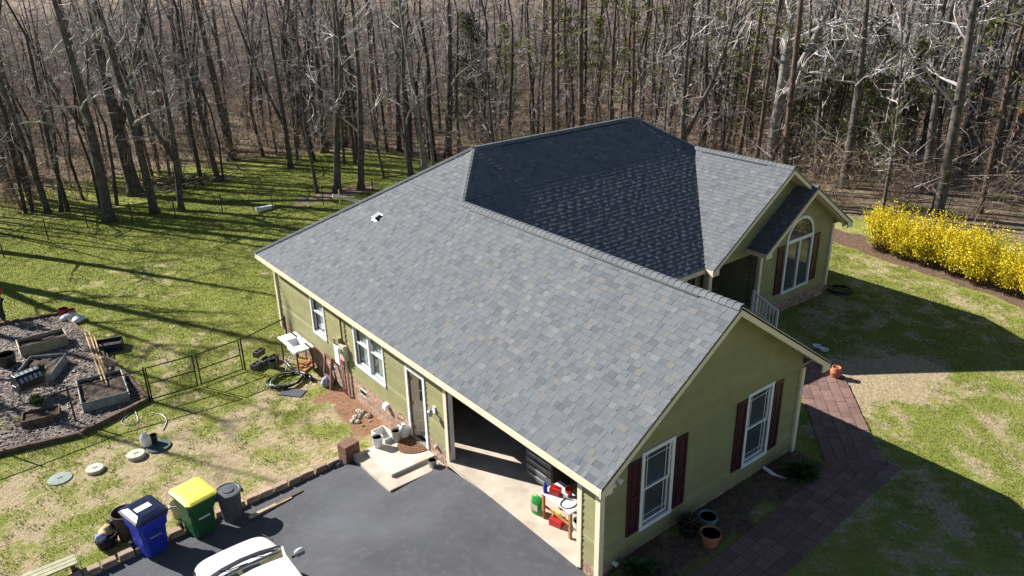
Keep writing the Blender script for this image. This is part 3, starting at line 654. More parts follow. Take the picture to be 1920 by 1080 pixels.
# ------------------------------------------------------------------ landing by the side door
ld = thing('door_landing', 'pale two level concrete landing outside the side door', 'landing', (0, 0, 0))
t = MB(); t.box((-.83, 6.63, -.55), (1.64, 1.98, .32)); t.build('lower_slab', 'concrete', ld, bevel=.015)
t = MB(); t.box((-.69, 6.77, -.385), (1.32, 1.40, .17)); t.build('upper_slab', 'landing', ld, bevel=.012)
LZ = -.30; LZ2 = -.39
t = MB(); prof = [(-.02, DY0-.02+.0, 0)]
t.prism([(-.05+.0-.62*math.sin(math.pi*k/18), 6.85+.46*math.cos(math.pi*k/18), LZ+.002) for k in range(19)], (0, 0, .016)); dm = thing('doormat', 'brown half round doormat on the landing by the door', 'doormat'); t.build('pad', 'mat_brown', dm)
t = MB()
for r_ in (.2, .32, .44, .56):
    for k in range(1, 14):
        aa = math.pi*k/14; t.box((-.05-r_*1.03*math.sin(aa), 6.85+r_*.76*math.cos(aa), LZ+.021), (.05, .022, .006), rz=math.pi/2-aa)
t.build('rib_pattern', 'mat_pattern', dm)['kind'] = 'stuff'
def bucket(name, label, cat, loc, r, h_, mt, fill=None, group=None, handle=True):
    b = thing(name, label, cat, loc, random.uniform(0, 6), group); t = MB(); t.lathe([(r*.82, 0), (r, h_), (r*1.05, h_), (r*1.05, h_-.02), (r*.98, h_-.02)][:3]+[(r*.94, h_), (r*.78, .02)], n=18); t.build('body', mt, b, smooth=False)
    if fill: t = MB(); t.lathe([(0, h_*.82), (r*.9, h_*.82)], n=16); t.build('contents', fill, b)
    if handle: t = MB(); t.tube([(r*math.cos(a_), .0+r*.3*math.sin(a_), h_-.02-r*.6*math.sin(a_)) for a_ in np.linspace(0, math.pi, 9)], .006, 4); t.build('handle', 'galv', b)
    return b
tb = thing('plastic_tub', 'white open plastic tub on the landing corner', 'tub', (-.62, 7.72, LZ2-.05), .1)
t = MB(); t.box((0, 0, .01), (.36, .6, .02)); 
for (cx_, cy_, dx_, dy_) in ((-.19, 0, .02, .64), (.19, 0, .02, .64), (0, -.31, .36, .02), (0, .31, .36, .02)): t.box((cx_, cy_, .13), (dx_, dy_, .26))
t.build('tub_body', 'white', tb)
bucket('bucket', 'white bucket filled with dark red soil in front of the tub', 'bucket', (-.98, 7.42, LZ), .15, .3, 'white', 'maroon')
bucket('bucket', 'pale grey green bucket standing beside the white jug', 'bucket', (-.46, 7.33, LZ), .13, .32, 'beige', 'cinder')
def jug(name, label, loc, mt, r, h_):
    j = thing(name, label, 'jug', loc, random.uniform(0, 6)); t = MB(); t.lathe([(r*.9, 0), (r, .03), (r, h_*.62), (r*.75, h_*.8), (r*.28, h_*.92), (r*.28, h_)], n=16, sx=1, sy=.75); t.build('body', mt, j, smooth=True); t = MB(); t.lathe([(r*.32, h_*.95), (r*.32, h_*1.05)], n=12); t.build('cap', 'white', j); t = MB(); t.tube([(r*.3, 0, h_*.9), (r*.85, 0, h_*.85), (r*.9, 0, h_*.6)], .015, 6); t.build('handle', mt, j)
jug('jug', 'white plastic jug next to the side door', (-.2, 7.36, LZ), 'white', .16, .38); jug('jug', 'purple jug squeezed behind the white jug', (-.27, 7.50, LZ), 'purple', .11, .3)
bucket('paint_can', 'small grey tin with dark contents on the lower slab', 'tin', (-.28, 5.82, LZ2), .12, .2, 'galv', 'dark')
bx_ = thing('block_stack', 'stack of two brown blocks beside the landing', 'blocks', (-1.66, 7.78, H(-1.66, 7.78)), .15)
for k in range(2): t = MB(); t.box((0, .0, .14+.27*k), (.46, .36, .26), rz=.04*k); t.build('block', 'box_brown', bx_, bevel=.01)
for k, (px, py, s_) in enumerate(((634, 873, .2), (648, 868, .16))):
    p = G(px, py); r0 = MB(); r0.lathe([(0, -.02), (s_*.9, 0), (s_, s_*.3), (s_*.6, s_*.55), (0, s_*.6)], n=7, sy=.7); tag(r0.build('rock', 'asphalt', loc=p, rz=k), 'dark rough rock at the end of the kerb by the brown blocks', 'rock', 'dark rocks by the brown blocks')
# loose stones by the wall
for k in range(16):
    p = G(random.uniform(655, 695), random.uniform(772, 800)); s_ = random.uniform(.05, .13); r0 = MB(); r0.lathe([(0, -.01), (s_*.9, 0), (s_, s_*.35), (s_*.5, s_*.7), (0, s_*.72)], n=6, sy=random.uniform(.6, 1)); tag(r0.build('stone', 'rock', loc=p, rz=random.uniform(0, 6)), 'pale stone lying in the red clay below the siding', 'stone', 'stones on the clay by the wall')
# ------------------------------------------------------------------ kerb stones, driveway things
kerb = struct(bpy.data.objects.new('kerb', None)); COL.objects.link(kerb)
x = -1.95
while x > -11:
    w_ = random.uniform(.30, .36); z = H(x-w_/2, KY); t = MB(); t.box((0, 0, .05), (w_, .17+random.uniform(-.01, .02), .26), rz=random.uniform(-.06, .06)); o = t.build('kerb_stone', 'kerbstone', kerb, bevel=.015, loc=(x-w_/2, KY+.04+random.uniform(-.015, .015), z)); x -= w_+random.uniform(.02, .06)
def wheelie(name, label, px, rz, mb_, ml, lidkind):
    p = G(*px); c = thing(name, label, 'bin', (p.x, p.y, H(p.x, p.y)+.02), rz)
    c.scale = (1.09, 1.09, 1.09); w0, d0, w1, d1, hh = .46, .56, .62, .76, .98
    t = MB(); n = 6
    def ring(w, d, z, yo=0): r_ = .06; return [Vector((sx*(w/2-(r_ if k else 0)), sy*(d/2-(0 if k else r_))+yo, z)) for sx, sy, ks in ((1, -1, (1, 0)), (1, 1, (0, 1)), (-1, 1, (1, 0)), (-1, -1, (0, 1))) for k in ks]
    rings = [ring(w0, d0, .04), ring(w0+.05, d0+.05, .35), ring(w0+.07, d0+.08, .62), ring(w1-.02, d1-.06, .68), ring(w1, d1, hh-.08), ring(w1+.05, d1+.05, hh-.07), ring(w1+.05, d1+.05, hh)]
    vs = [v for r_ in rings for v in r_]; fs = [(i*8+k, i*8+(k+1) % 8, i*8+8+(k+1) % 8, i*8+8+k) for i in range(len(rings)-1) for k in range(8)]+[tuple(range(7, -1, -1)), tuple(range(len(vs)-8, len(vs)))]
    t.add(vs, fs); t.build('body', mb_, c)
    t = MB(); r2 = [ring(w1+.09, d1+.1, hh+.005), ring(w1+.09, d1+.1, hh+.035), ring(w1-.0, d1-.0, hh+.06), ring(w1-.2, d1-.24, hh+.075 if lidkind == 'flat' else hh+.10)]
    vs = [v for r_ in r2 for v in r_]; fs = [(i*8+k, i*8+(k+1) % 8, i*8+8+(k+1) % 8, i*8+8+k) for i in range(3) for k in range(8)]+[tuple(range(7, -1, -1)), tuple(range(24, 32))]
    t.add(vs, fs); lid = t.build('lid', ml, c)
    if lidkind != 'flat': t = MB(); t.box((0, 0, hh+.104), (.32, .17, .006)); t.build('lid_label', 'white', lid)
    t = MB(); t.tube([(-.28, d1/2+.08, hh-.02), (.28, d1/2+.08, hh-.02)], .02, 8)
    for s in (-.28, .28): t.tube([(s, d1/2-.02, hh-.02), (s, d1/2+.08, hh-.02)], .018, 6)
    t.build('handle', mb_ if lidkind != 'flat' else ml, c)
    for s in (-1, 1):
        wh = MB(); wh.tube([(s*.27, d0/2+.0, .12), (s*.33, d0/2, .12)], .12, 16); wh.build('wheel', 'black_plastic', c)
    t = MB(); t.box((0, -d0/2-.045, .52), (.26, .02, .03)); t.box((0, -d0/2-.05, .80), (.14, .012, .06)); t.build('grip_bar', 'galv' if lidkind != 'flat' else 'white', c)
    if lidkind != 'flat':
        t = MB(); t.box((0, -d1/2+.055, .70), (.13, .01, .05)); t.build('emblem', 'white', c)
    return c
wheelie('recycling_bin', 'blue wheeled bin with glossy dark lid carrying a white label', (287, 1030), .22, 'blue_bin', 'lid_clear', 'dome')
wheelie('garbage_bin', 'green wheeled bin with bright yellow lid', (377, 994), .18, 'green_bin', 'yellow', 'flat')
p = G(437, 970); gc = thing('round_trash_can', 'round grey plastic trash can with lid, beside the yellow lidded bin', 'trash can', (p.x, p.y, H(p.x, p.y)+.02))
t = MB(); t.lathe([(.225, 0), (.275, .72), (.295, .73), (.295, .77)], n=24); t.build('body', 'grey_can', gc, smooth=False)
t = MB(); t.lathe([(.305, .74), (.31, .79), (.27, .80), (.25, .785), (.14, .79), (.13, .81), (0, .815)], n=24); t.build('lid', 'grey_can', gc)
for s in (-1, 1): t = MB(); t.box((s*.31, 0, .66), (.06, .14, .06)); t.build('handle', 'grey_can', gc)
def opencan(name, label, px, r, h_, mt, zoff=0):
    p = G(*px); c = thing(name, label, 'trash can', (p.x, p.y, H(p.x, p.y))); t = MB(); t.lathe([(r*.8, 0), (r, h_-.03), (r*1.07, h_-.03), (r*1.07, h_), (r*.98, h_), (r*.78, .03), (0, .03)], n=22); t.build('body', mt, c); 
    for s in (-1, 1): t = MB(); t.box((s*r*1.05, 0, h_*.85), (.05, .13, .05)); t.build('handle', mt, c)
    return c
opencan('open_trash_can', 'open brown round trash can behind the blue bin', (243, 1005), .27, .72, 'brown_can_porch_shade'); opencan('small_can', 'small beige open can behind the green bin', (336, 968), .16, .42, 'beige')
p = G(222, 1010); bl = thing('bin_lid', 'dark navy round lid leaning on edge beside the brown can', 'lid', (p.x, p.y, H(p.x, p.y)+.30), .4)
t = MB(); t.lathe([(0, .05), (.12, .06), (.27, .03), (.30, 0), (.27, -.01), (0, .03)], n=24); l_ = t.build('disc', 'navy', bl); l_.rotation_euler = (0, 1.3, 0)
p = G(203, 1022); bk = thing('wire_basket', 'black wire basket of odds and ends on the grass', 'basket', (p.x, p.y, H(p.x, p.y)), .3)
t = MB()
for k in range(12): aa = k/12*6.283; t.tube([(.2*math.cos(aa), .16*math.sin(aa), 0), (.26*math.cos(aa), .21*math.sin(aa), .3)], .012, 4)
for zz, s_ in ((.02, 1), (.15, 1.14), (.3, 1.3)): t.tube([(.2*s_*math.cos(aa), .16*s_*math.sin(aa), zz) for aa in np.linspace(0, 6.283, 17)], .012, 4)
t.build('wire_frame', 'dark', bk); t = MB(); t.lathe([(.18, .02), (.23, .22), (0, .24)], n=14, sy=.8); t.build('contents', 'navy', bk)
sh_ = thing('straw_hat', 'tan straw hat on top of the wire basket', 'hat', (p.x+.08, p.y+.14, H(p.x, p.y)+.31)); t = MB(); t.lathe([(.2, 0), (.2, .012), (.11, .02), (.1, .1), (.05, .13), (0, .13)], n=18); t.build('crown', 'straw', sh_, smooth=True)
bg_ = thing('plastic_bag', 'white and blue crumpled bag in the wire basket', 'bag', (p.x-.12, p.y-.08, H(p.x, p.y)+.22)); t = MB(); t.lathe([(0, 0), (.11, .03), (.14, .11), (.1, .19), (.02, .22)], n=10, sy=.8); t.build('bag_body', 'blue_cloth', bg_, smooth=True)
# lumber strip
a_, b_ = G(462, 978), G(566, 924); lu = thing('lumber', 'weathered timber strip lying on the asphalt', 'lumber', (a_+b_)/2)
d_ = (b_-a_); an = math.atan2(d_.y, d_.x); t = MB(); t.box((-.1, 0, .045), (d_.length*.75, .09, .05), rz=0); t.build('plank', 'lumber', lu, rz=an); t = MB(); t.box((d_.length*.28, .03, .05), (d_.length*.5, .06, .05)); t.build('plank', 'timber', lu, rz=an)
# bench corner at the frame edge
a_, b_ = G(140, 1052), G(60, 1085); bn = thing('bench', 'low greenish plank bench on the grass behind the kerb', 'bench', (G(128, 1083).x, G(128, 1083).y+.1, H(-8, 8)-.05), math.atan2((b_-a_).y, (b_-a_).x)+math.pi)
for k in range(3): t = MB(); t.box((-.5, -.14+.13*k, .38), (1.5, .115, .035)); t.build('seat_plank', 'benchwood', bn, bevel=.005)
for s in (.14, -1.14):
    t = MB(); t.box((s, -.0, .18), (.09, .36, .36)); t.build('leg', 'timber', bn)
# ------------------------------------------------------------------ the white car (front half in view)
CX, CY = -5.72, 3.14; cz = H(CX, CY)+.018
car = thing('car', 'white sedan parked on the asphalt driveway', 'car', (CX, CY, cz))
W2 = .9
prof = [(-2.35, .55, .72), (-2.25, .9, .8), (-1.7, .98, .86), (-1.2, 1.02, .88), (-.6, 1.0, .9), (.3, .98, .9), (1.15, .98, .9), (1.6, .94, .88), (2.0, .84, .84), (2.2, .72, .74), (2.3, .55, .58)]
def section(y, zt, w, n=9):                # rounded body cross-section from sill to sill
    pts_ = []
    for s in [-1]: pts_ += [(-w*.96, y, .2), (-w, y, .42), (-w*.985, y, zt*.72), (-w*.93, y, zt*.9)]
    for u in (-.75, -.4, 0, .4, .75): pts_.append((w*u*.98, y, zt+.035*(1-u*u)-.01))
    pts_ += [(w*.93, y, zt*.9), (w*.985, y, zt*.72), (w, y, .42), (w*.96, y, .2)]
    return pts_
t = MB(); secs = [section(*q) for q in prof]; n1 = len(secs[0]); vs = [v for s in secs for v in s]
fs = [(i*n1+k, i*n1+k+1, (i+1)*n1+k+1, (i+1)*n1+k) for i in range(len(secs)-1) for k in range(n1-1)]+[tuple(range(n1)), tuple((len(secs)-1)*n1+k for k in range(n1))]+[(i*n1, (i+1)*n1, (i+1)*n1+n1-1, i*n1+n1-1) for i in range(len(secs)-1)]
t.add(vs, fs); cbod = t.build('body', 'carpaint', car, smooth=True); sbm = cbod.modifiers.new('s', 'SUBSURF'); sbm.levels = 2; sbm.render_levels = 2
# cabin: glass shell and white roof
def cab(y, z, w): return [(-w, y, z), (-w*.5, y+.03*(1 if y > 0 else -1), z+.01), (0, y+.05*(1 if y > 0 else -1), z+.015), (w*.5, y+.03*(1 if y > 0 else -1), z+.01), (w, y, z)]
A0, A1, A2, A3 = cab(1.17, .96, .80), cab(.42, 1.36, .60), cab(-.95, 1.36, .60), cab(-1.75, .98, .76)
t = MB(); t.add(A0+A1, [(k, k+1, k+6, k+5) for k in range(4)]); t.build('windshield', 'glass', car, smooth=True)
t = MB(); t.add(A2+A3, [(k, k+1, k+6, k+5) for k in range(4)]); t.build('rear_window', 'glass', car, smooth=True)
for i_ in (0, 4): t = MB(); t.add([A0[i_], A1[i_], A2[i_], A3[i_]], [(0, 1, 2, 3)]); t.build('side_window', 'glass', car)
t = MB(); rr_ = [cab(.46, 1.352, .61), cab(.3, 1.40, .60), cab(-.3, 1.43, .6), cab(-.8, 1.41, .60), cab(-1.0, 1.35, .60)]; t.add([v for r_ in rr_ for v in r_], [(i*5+k, i*5+k+1, i*5+k+6, i*5+k+5) for i in range(4) for k in range(4)]); t.build('roof', 'carpaint', car, smooth=True)
for s in (-1, 1):
    t = MB(); t.tube([(s*.83, 1.22, .94), (s*.61, .44, 1.37), (s*.61, -.95, 1.38), (s*.78, -1.75, .97)], .035, 8); t.build('pillar', 'carpaint', car, smooth=True)
    mr_ = empty_part('wing_mirror', car); mr_.location = (s*1.02, .78, 1.02)
    t = MB(); t.lathe([(0, -.11), (.06, -.1), (.085, -.03), (.085, .03), (.06, .1), (0, .11)], n=12, sy=.75); q_ = t.build('housing', 'carpaint', mr_, smooth=True); q_.rotation_euler = (0, math.pi/2, 0)
    t = MB(); t.box((0, -.065, 0), (.17, .012, .11)); t.build('mirror_glass', 'galv', mr_); t = MB(); t.tube([(-s*.02, 0, -.03), (-s*.16, .03, -.08)], .025, 6); t.build('stalk', 'black_plastic', mr_)
    t = MB(); t.prism([(s*.5, 2.16, .62), (s*.82, 1.95, .68), (s*.84, 1.75, .76), (s*.62, 2.0, .73)], (0, .02, .03)); t.build('headlight', 'glass', car)
    for yy in (1.45, -1.4): wh = MB(); wh.tube([(s*.70, yy, .31), (s*.905, yy, .31)], .31, 20); w_ = wh.build('wheel', 'black_plastic', car); wh = MB(); wh.tube([(s*.90, yy, .31), (s*.912, yy, .31)], .2, 16); wh.build('rim', 'galv', w_)
t = MB(); t.add([(-.78, 1.19, .955), (-.4, 1.27, .966), (0, 1.30, .97), (.4, 1.27, .966), (.78, 1.19, .955), (-.8, 1.29, .94), (-.4, 1.38, .955), (0, 1.41, .96), (.4, 1.38, .955), (.8, 1.29, .94)], [(k, k+1, k+6, k+5) for k in range(4)]); cw = t.build('cowl', 'black_plastic', car)
cw.location.z = .035
for s in (-.45, .2): t = MB(); t.tube([(s, 1.30, 1.0), (s+.2, 1.20, 1.01), (s+.52, 1.14, 1.02)], .012, 5); t.build('wiper', 'black_plastic', car)
for s in (-1, 1): t = MB(); t.tube([(s*.80, 1.2, .935), (s*.78, 1.6, .905), (s*.70, 1.98, .855)], .006, 4); t.build('hood_seam', 'grey_can', car)
# ------------------------------------------------------------------ garage contents
wt = thing('work_table', 'wooden table with white top cluttered with tools inside the garage', 'table', (.66, 1.75, -.14))
t = MB(); t.box((0, 0, .72), (.6, 1.0, .04)); t.build('table_top', 'white', wt)
for (a, b) in ((-.25, -.45), (.25, -.45), (-.25, .45), (.25, .45)): t = MB(); t.box((a, b, .35), (.06, .06, .7)); t.build('leg', 'wood_orange', wt)
t = MB(); t.box((-.2, 0, .3), (.03, .9, .05)); t.build('stretcher', 'wood_orange', wt)
TZ = .60
def item(name, label, cat, mb, mt, loc, rz=0): e = mb.build(name, mt, loc=loc, rz=rz, smooth=False); return tag(e, label, cat)
t = MB(); t.lathe([(.05, 0), (.05, .17), (.035, .2), (.03, .26), (0, .26)], n=10); item('spray_bottle', 'blue bottle standing at the end of the garage table', 'bottle', t, 'blue_bin', (.42, 2.15, TZ))
t = MB(); t.box((0, 0, .09), (.16, .24, .18)); t.tube([(0, -.08, .18), (0, -.02, .25), (0, .08, .25), (0, .1, .18)], .014, 6); item('fuel_can', 'small red fuel can on the garage table', 'fuel can', t, 'red', (.55, 1.95, TZ), .4)
t = MB(); t.lathe([(.07, 0), (.09, .2), (.08, .2), (.06, .01)], n=14); item('cup', 'red cup on the far end of the garage table', 'cup', t, 'red', (.72, 1.7, TZ))
t = MB(); t.box((0, 0, .02), (.07, .55, .04)); t.box((0, .22, .07), (.12, .1, .1)); item('level_tool', 'long white tool lying across the garage table', 'tool', t, 'white', (.74, 1.5, TZ), .35)
t = MB(); t.tube([(.2*math.cos(a), .16*math.sin(a), .01) for a in np.linspace(0, 5.6, 20)]+[(.3, .1, .01), (.35, .3, .01)], .01, 5); item('cable', 'black cable looped over the garage table top', 'cable', t, 'hose_black', (.56, 1.52, TZ))
gbag = thing('seed_bag', 'bright green plastic sack standing on the garage floor', 'bag', (.42, 2.42, -.14), .2)
t = MB(); t.add([(-.1, -.2, 0), (.1, -.2, 0), (.1, .2, 0), (-.1, .2, 0), (-.12, -.2, .25), (.12, -.21, .25), (.12, .2, .25), (-.12, .21, .25), (-.03, -.2, .5), (.03, -.19, .5), (.03, .19, .52), (-.03, .2, .52)], [(0, 1, 5, 4), (1, 2, 6, 5), (2, 3, 7, 6), (3, 0, 4, 7), (4, 5, 9, 8), (5, 6, 10, 9), (6, 7, 11, 10), (7, 4, 8, 11), (8, 9, 10, 11)]); q_ = t.build('sack', 'green_bag', gbag, smooth=True); q_.modifiers.new('s', 'SUBSURF').levels = 2; t = MB(); t.box((-.125, 0, .22), (.01, .18, .16)); t.build('printed_panel', 'beige', gbag)
rb = thing('tool_case', 'red tool case with yellow handle under the garage table', 'case', (.5, 1.83, -.14), .3); t = MB(); t.box((0, 0, .09), (.24, .32, .18)); t.build('case_body', 'red', rb, bevel=.01); t = MB(); t.tube([(.0, -.1, .18), (0, -.08, .33), (0, .1, .36), (0, .12, .18)], .02, 6); t.build('handle', 'yellow', rb)
bucket('bucket', 'white bucket under the end of the garage table', 'bucket', (.72, 1.35, -.14), .14, .3, 'white', 'dark')
cabn = thing('tool_cabinet', 'black wheeled tool cabinet with grey drawers in the garage', 'cabinet', (1.35, 3.15, -.14), 0)
t = MB(); t.box((0, 0, .52), (.55, 1.0, .85)); t.build('cabinet_body', 'dark', cabn, bevel=.01)
for k in range(4): t = MB(); t.box((-.28, 0, .2+.2*k), (.02, .92, .16)); t.build('drawer', 'grey_can', cabn); t = MB(); t.box((-.3, 0, .24+.2*k), (.02, .6, .02)); t.build('handle', 'galv', cabn)
bk_ = thing('bicycle', 'dark bicycle leaning in the shade at the back of the garage', 'bicycle', (2.2, 4.7, -.14), .2)
for yy in (-.5, .5): t = MB(); t.tube([(0, yy+.33*math.cos(a), .33+.33*math.sin(a)) for a in np.linspace(0, 6.283, 25)], .02, 6); t.build('wheel', 'dark', bk_)
t = MB(); t.tube([(0, -.5, .33), (0, -.15, .75), (0, .35, .75), (0, .5, .33)], .018, 6); t.tube([(0, -.15, .75), (0, .05, .3), (0, .35, .75)], .018, 6); t.tube([(0, .35, .75), (0, .4, .98)], .016, 6); t.build('bike_frame', 'galv', bk_); t = MB(); t.tube([(-.25, .36, 1.0), (0, .42, .98), (.25, .36, 1.0)], .015, 6); t.build('handlebar', 'galv', bk_); t = MB(); t.box((0, -.2, .92), (.13, .25, .05)); t.build('saddle', 'dark', bk_)
rk_ = thing('storage_rack', 'dark metal shelf rack with boxes against the back garage wall', 'rack', (4.4, 7.4, -.14))
for zz in (.3, .9, 1.5): t = MB(); t.box((0, 0, zz), (1.4, .5, .03)); t.build('shelf', 'grey_can', rk_)
for a in (-.68, .68):
    for b in (-.23, .23): t = MB(); t.box((a, b, .9), (.04, .04, 1.8)); t.build('post', 'grey_can', rk_)
for k, (a, zz, mt_) in enumerate(((-.45, .31, 'box_brown'), (.1, .31, 'navy'), (.4, .91, 'white'), (-.3, .91, 'lumber'))): t = MB(); t.box((0, 0, .16), (.38, .36, .32)); tag(t.build('storage_box', mt_, loc=(4.4+a, 7.4, -.14+zz+.01)), ['brown carton on the low garage shelf', 'navy storage box on the low garage shelf', 'white storage box on the middle garage shelf', 'tan wooden box on the middle garage shelf'][k], 'box')
# ------------------------------------------------------------------ clutter along the left wall
sk = thing('utility_sink', 'white laundry sink with faucet standing outside against the house', 'sink', (-.44, 13.75, H(-.44, 13.75)))
ht = .9
t = MB()
for (cx_, cy_, dx_, dy_) in ((-.26, 0, .12, 1.45), (.24, 0, .16, 1.45), (0, .5, .44, .45), (0, -.52, .44, .41)): t.box((cx_, cy_, ht), (dx_, dy_, .05))
t.build('counter', 'white', sk); t = MB(); t.box((-.02, -.02, ht-.28), (.36, .52, .02)); 
for (cx_, cy_, dx_, dy_) in ((-.2, -.02, .012, .56), (.165, -.02, .012, .56), (-.02, -.31, .37, .012), (-.02, .27, .37, .012)): t.box((cx_, cy_, ht-.14), (dx_, dy_, .28))
t.build('basin', 'vinyl', sk)
t = MB(); t.tube([(.22, -.02, ht+.02), (.22, -.02, ht+.24), (.12, -.02, ht+.28), (.05, -.02, ht+.2)], .014, 8); t.build('faucet', 'galv', sk)
for (a, b) in ((-.26, -.62), (.26, -.62), (-.26, .62), (.26, .62)): t = MB(); t.box((a, b, ht/2), (.05, .05, ht-.05)); t.build('leg', 'timber', sk)
def coil(name, label, cat, c, r0, r1, turns, rad, mt, n=22, tail=None, sy=1.0):
    pts_ = []
    for k in range(int(turns*n)): a = k/n*6.283; rr = r0+(r1-r0)*random.random(); pts_.append((rr*math.cos(a), rr*sy*math.sin(a), rad+.02+.09*(k/(turns*n))*random.uniform(.7, 1.1)))
    sm = [pts_[0]]
    for i in range(1, len(pts_)-1): sm.append(tuple((np.array(pts_[i-1])+2*np.array(pts_[i])+np.array(pts_[i+1]))/4))
    if tail: sm += tail
    t = MB(); t.tube(sm, rad, 6); return tag(t.build(name, mt, loc=c, smooth=True), label, cat)
p = G(537, 716); coil('hose_coil', 'big loose coil of black hose on the grass near the sink', 'hose', p, .45, .72, 6, .022, 'hose_black', sy=.8); coil('hose_coil', 'pale green hose wound inside the black coil', 'hose', p+Vector((.02, 0, .03)), .4, .62, 2, .016, 'hose_green', sy=.8)
a_ = G(586, 716); tag(MB().tube([(0, 0, .07), (.05, .25, .07), (-.05, .7, .08), (-.2, 1.1, .1), (-.25, 1.5, .25)], .06, 10).build('drain_pipe', 'hose_black', loc=a_, smooth=True), 'thick black corrugated drain pipe curving out from under the sink', 'pipe')
p = G(549, 737); tag(MB().box((0, 0, .015), (.75, .42, .03), rz=.0).build('rubber_mat', 'grey_can', loc=p, rz=-.9), 'flat dark grey mat on the grass under the hose coil', 'mat')
p = G(569, 690); tag(MB().box((0, 0, .03), (.75, .5, .05)).box((.15, .1, .07), (.5, .35, .03), rz=.3).build('cardboard', 'wood_orange', loc=p, rz=.5), 'flattened orange brown cardboard below the sink', 'cardboard')
p = G(618, 722); fr_ = thing('wooden_easel', 'brown wooden frame propped like an easel by the wall', 'frame', p, .0)
for (a, b) in (((-.05, .3, 0), (.1, .25, 1.0)), ((-.1, -.3, 0), (.1, -.15, .95)), ((.1, .28, .98), (.1, -.18, .95)), ((-.02, .29, .3), (-.02, -.28, .3))): t = MB(); t.tube([a, b], .045, 4); t.build('frame_bar', 'box_brown', fr_)
p = G(618, 718); wb = MB(); wb.lathe([(0, 0), (.2, .02), (.24, .14), (.15, .28), (.04, .34)], n=9, sy=.7); tag(wb.build('trash_bag', 'blue_cloth', loc=p+Vector((-.1, -.1, 0)), smooth=False), 'white and blue bag slumped against the wooden frame', 'bag')
for k, (px, py) in enumerate(((482, 690), (497, 683), (512, 678), (488, 676))):
    p = G(px, py); cbk = thing('cinder_block', ['grey hollow cinder block at the open end of the block pile', 'grey cinder block in the middle of the pile by the fence', 'grey cinder block at the house end of the block pile', 'cinder block stacked on top of the pile by the fence'][k], 'block', p+Vector((0, 0, .2 if k == 3 else 0)), .5)
    t = MB(); t.box((0, .09, .1), (.4, .03, .2)); t.box((0, -.09, .1), (.4, .03, .2))
    for s in (-.185, 0, .185): t.box((s, 0, .1), (.03, .15, .2))
    t.build('block', 'cinder', cbk)
bucket('bucket', 'dark grey bucket in front of the cinder blocks', 'bucket', G(513, 689), .14, .26, 'grey_can', 'dark')
a_, b_ = G(553, 672), G(536, 697); tag(MB().tube([(0, 0, .7), (-.1, -.15, .45), (b_.x-a_.x, b_.y-a_.y, .05)], .016, 6).build('green_hose', 'hose_green', loc=a_), 'short green hose hanging down from the sink', 'hose')
# ------------------------------------------------------------------ yard: septic lids, sprayer, hose
for px, r_, mt_, th, lab in (((113, 898), .30, 'lid_green', .03, 'large flat grey green septic lid flush with the grass'), ((179, 882), .23, 'lid_white', .09, 'raised round white septic lid between the other two lids'), ((256, 856), .24, 'lid_white', .11, 'raised round white septic lid next to the dark green lid'), ((298, 838), .33, 'lid_dkgreen', .05, 'dark green septic lid with a jug standing on it')):
    p = G(*px); e = thing('septic_lid', lab, 'lid', p); t = MB(); t.lathe([(r_, -.02), (r_, th-.015), (r_-.015, th), (0, th+.012)], n=26); t.build('cover', mt_, e); t = MB(); t.box((0, 0, th+.018), (.12, .02, .012)); t.build('lid_handle', mt_, e)
p = G(276, 838); jug('sprayer_jug', 'white garden sprayer jug on the dark green lid', p+Vector((0, 0, .05)), 'white', .15, .42)
p = G(290, 832); bucket('plant_pot', 'small black pot behind the white sprayer jug', 'pot', p+Vector((0, 0, .05)), .11, .24, 'black_plastic', 'soil', handle=False)
def gpath(pxs, dz):
    p = [G(*q)+Vector((0, 0, dz)) for q in pxs]
    for _ in range(3):
        q = [p[0]]
        for a, b in zip(p[:-1], p[1:]): q += [a*.75+b*.25, a*.25+b*.75]
        p = q+[p[-1]]
    return [tuple(v) for v in p]
MB().tube(gpath([(240, 780), (225, 790), (235, 800), (262, 795), (255, 775), (250, 760)], .02), .014, 5).build('h', 'hose_green').name = 'garden_hose'
tag(bpy.data.objects['garden_hose'], 'pale green garden hose looping on the grass by the garden corner', 'hose')
tag(MB().tube(gpath([(285, 775), (305, 778), (315, 790), (305, 808)], .02), .014, 5).build('garden_hose', 'hose_green'), 'short pale hose end curling on the grass under the gate', 'hose')
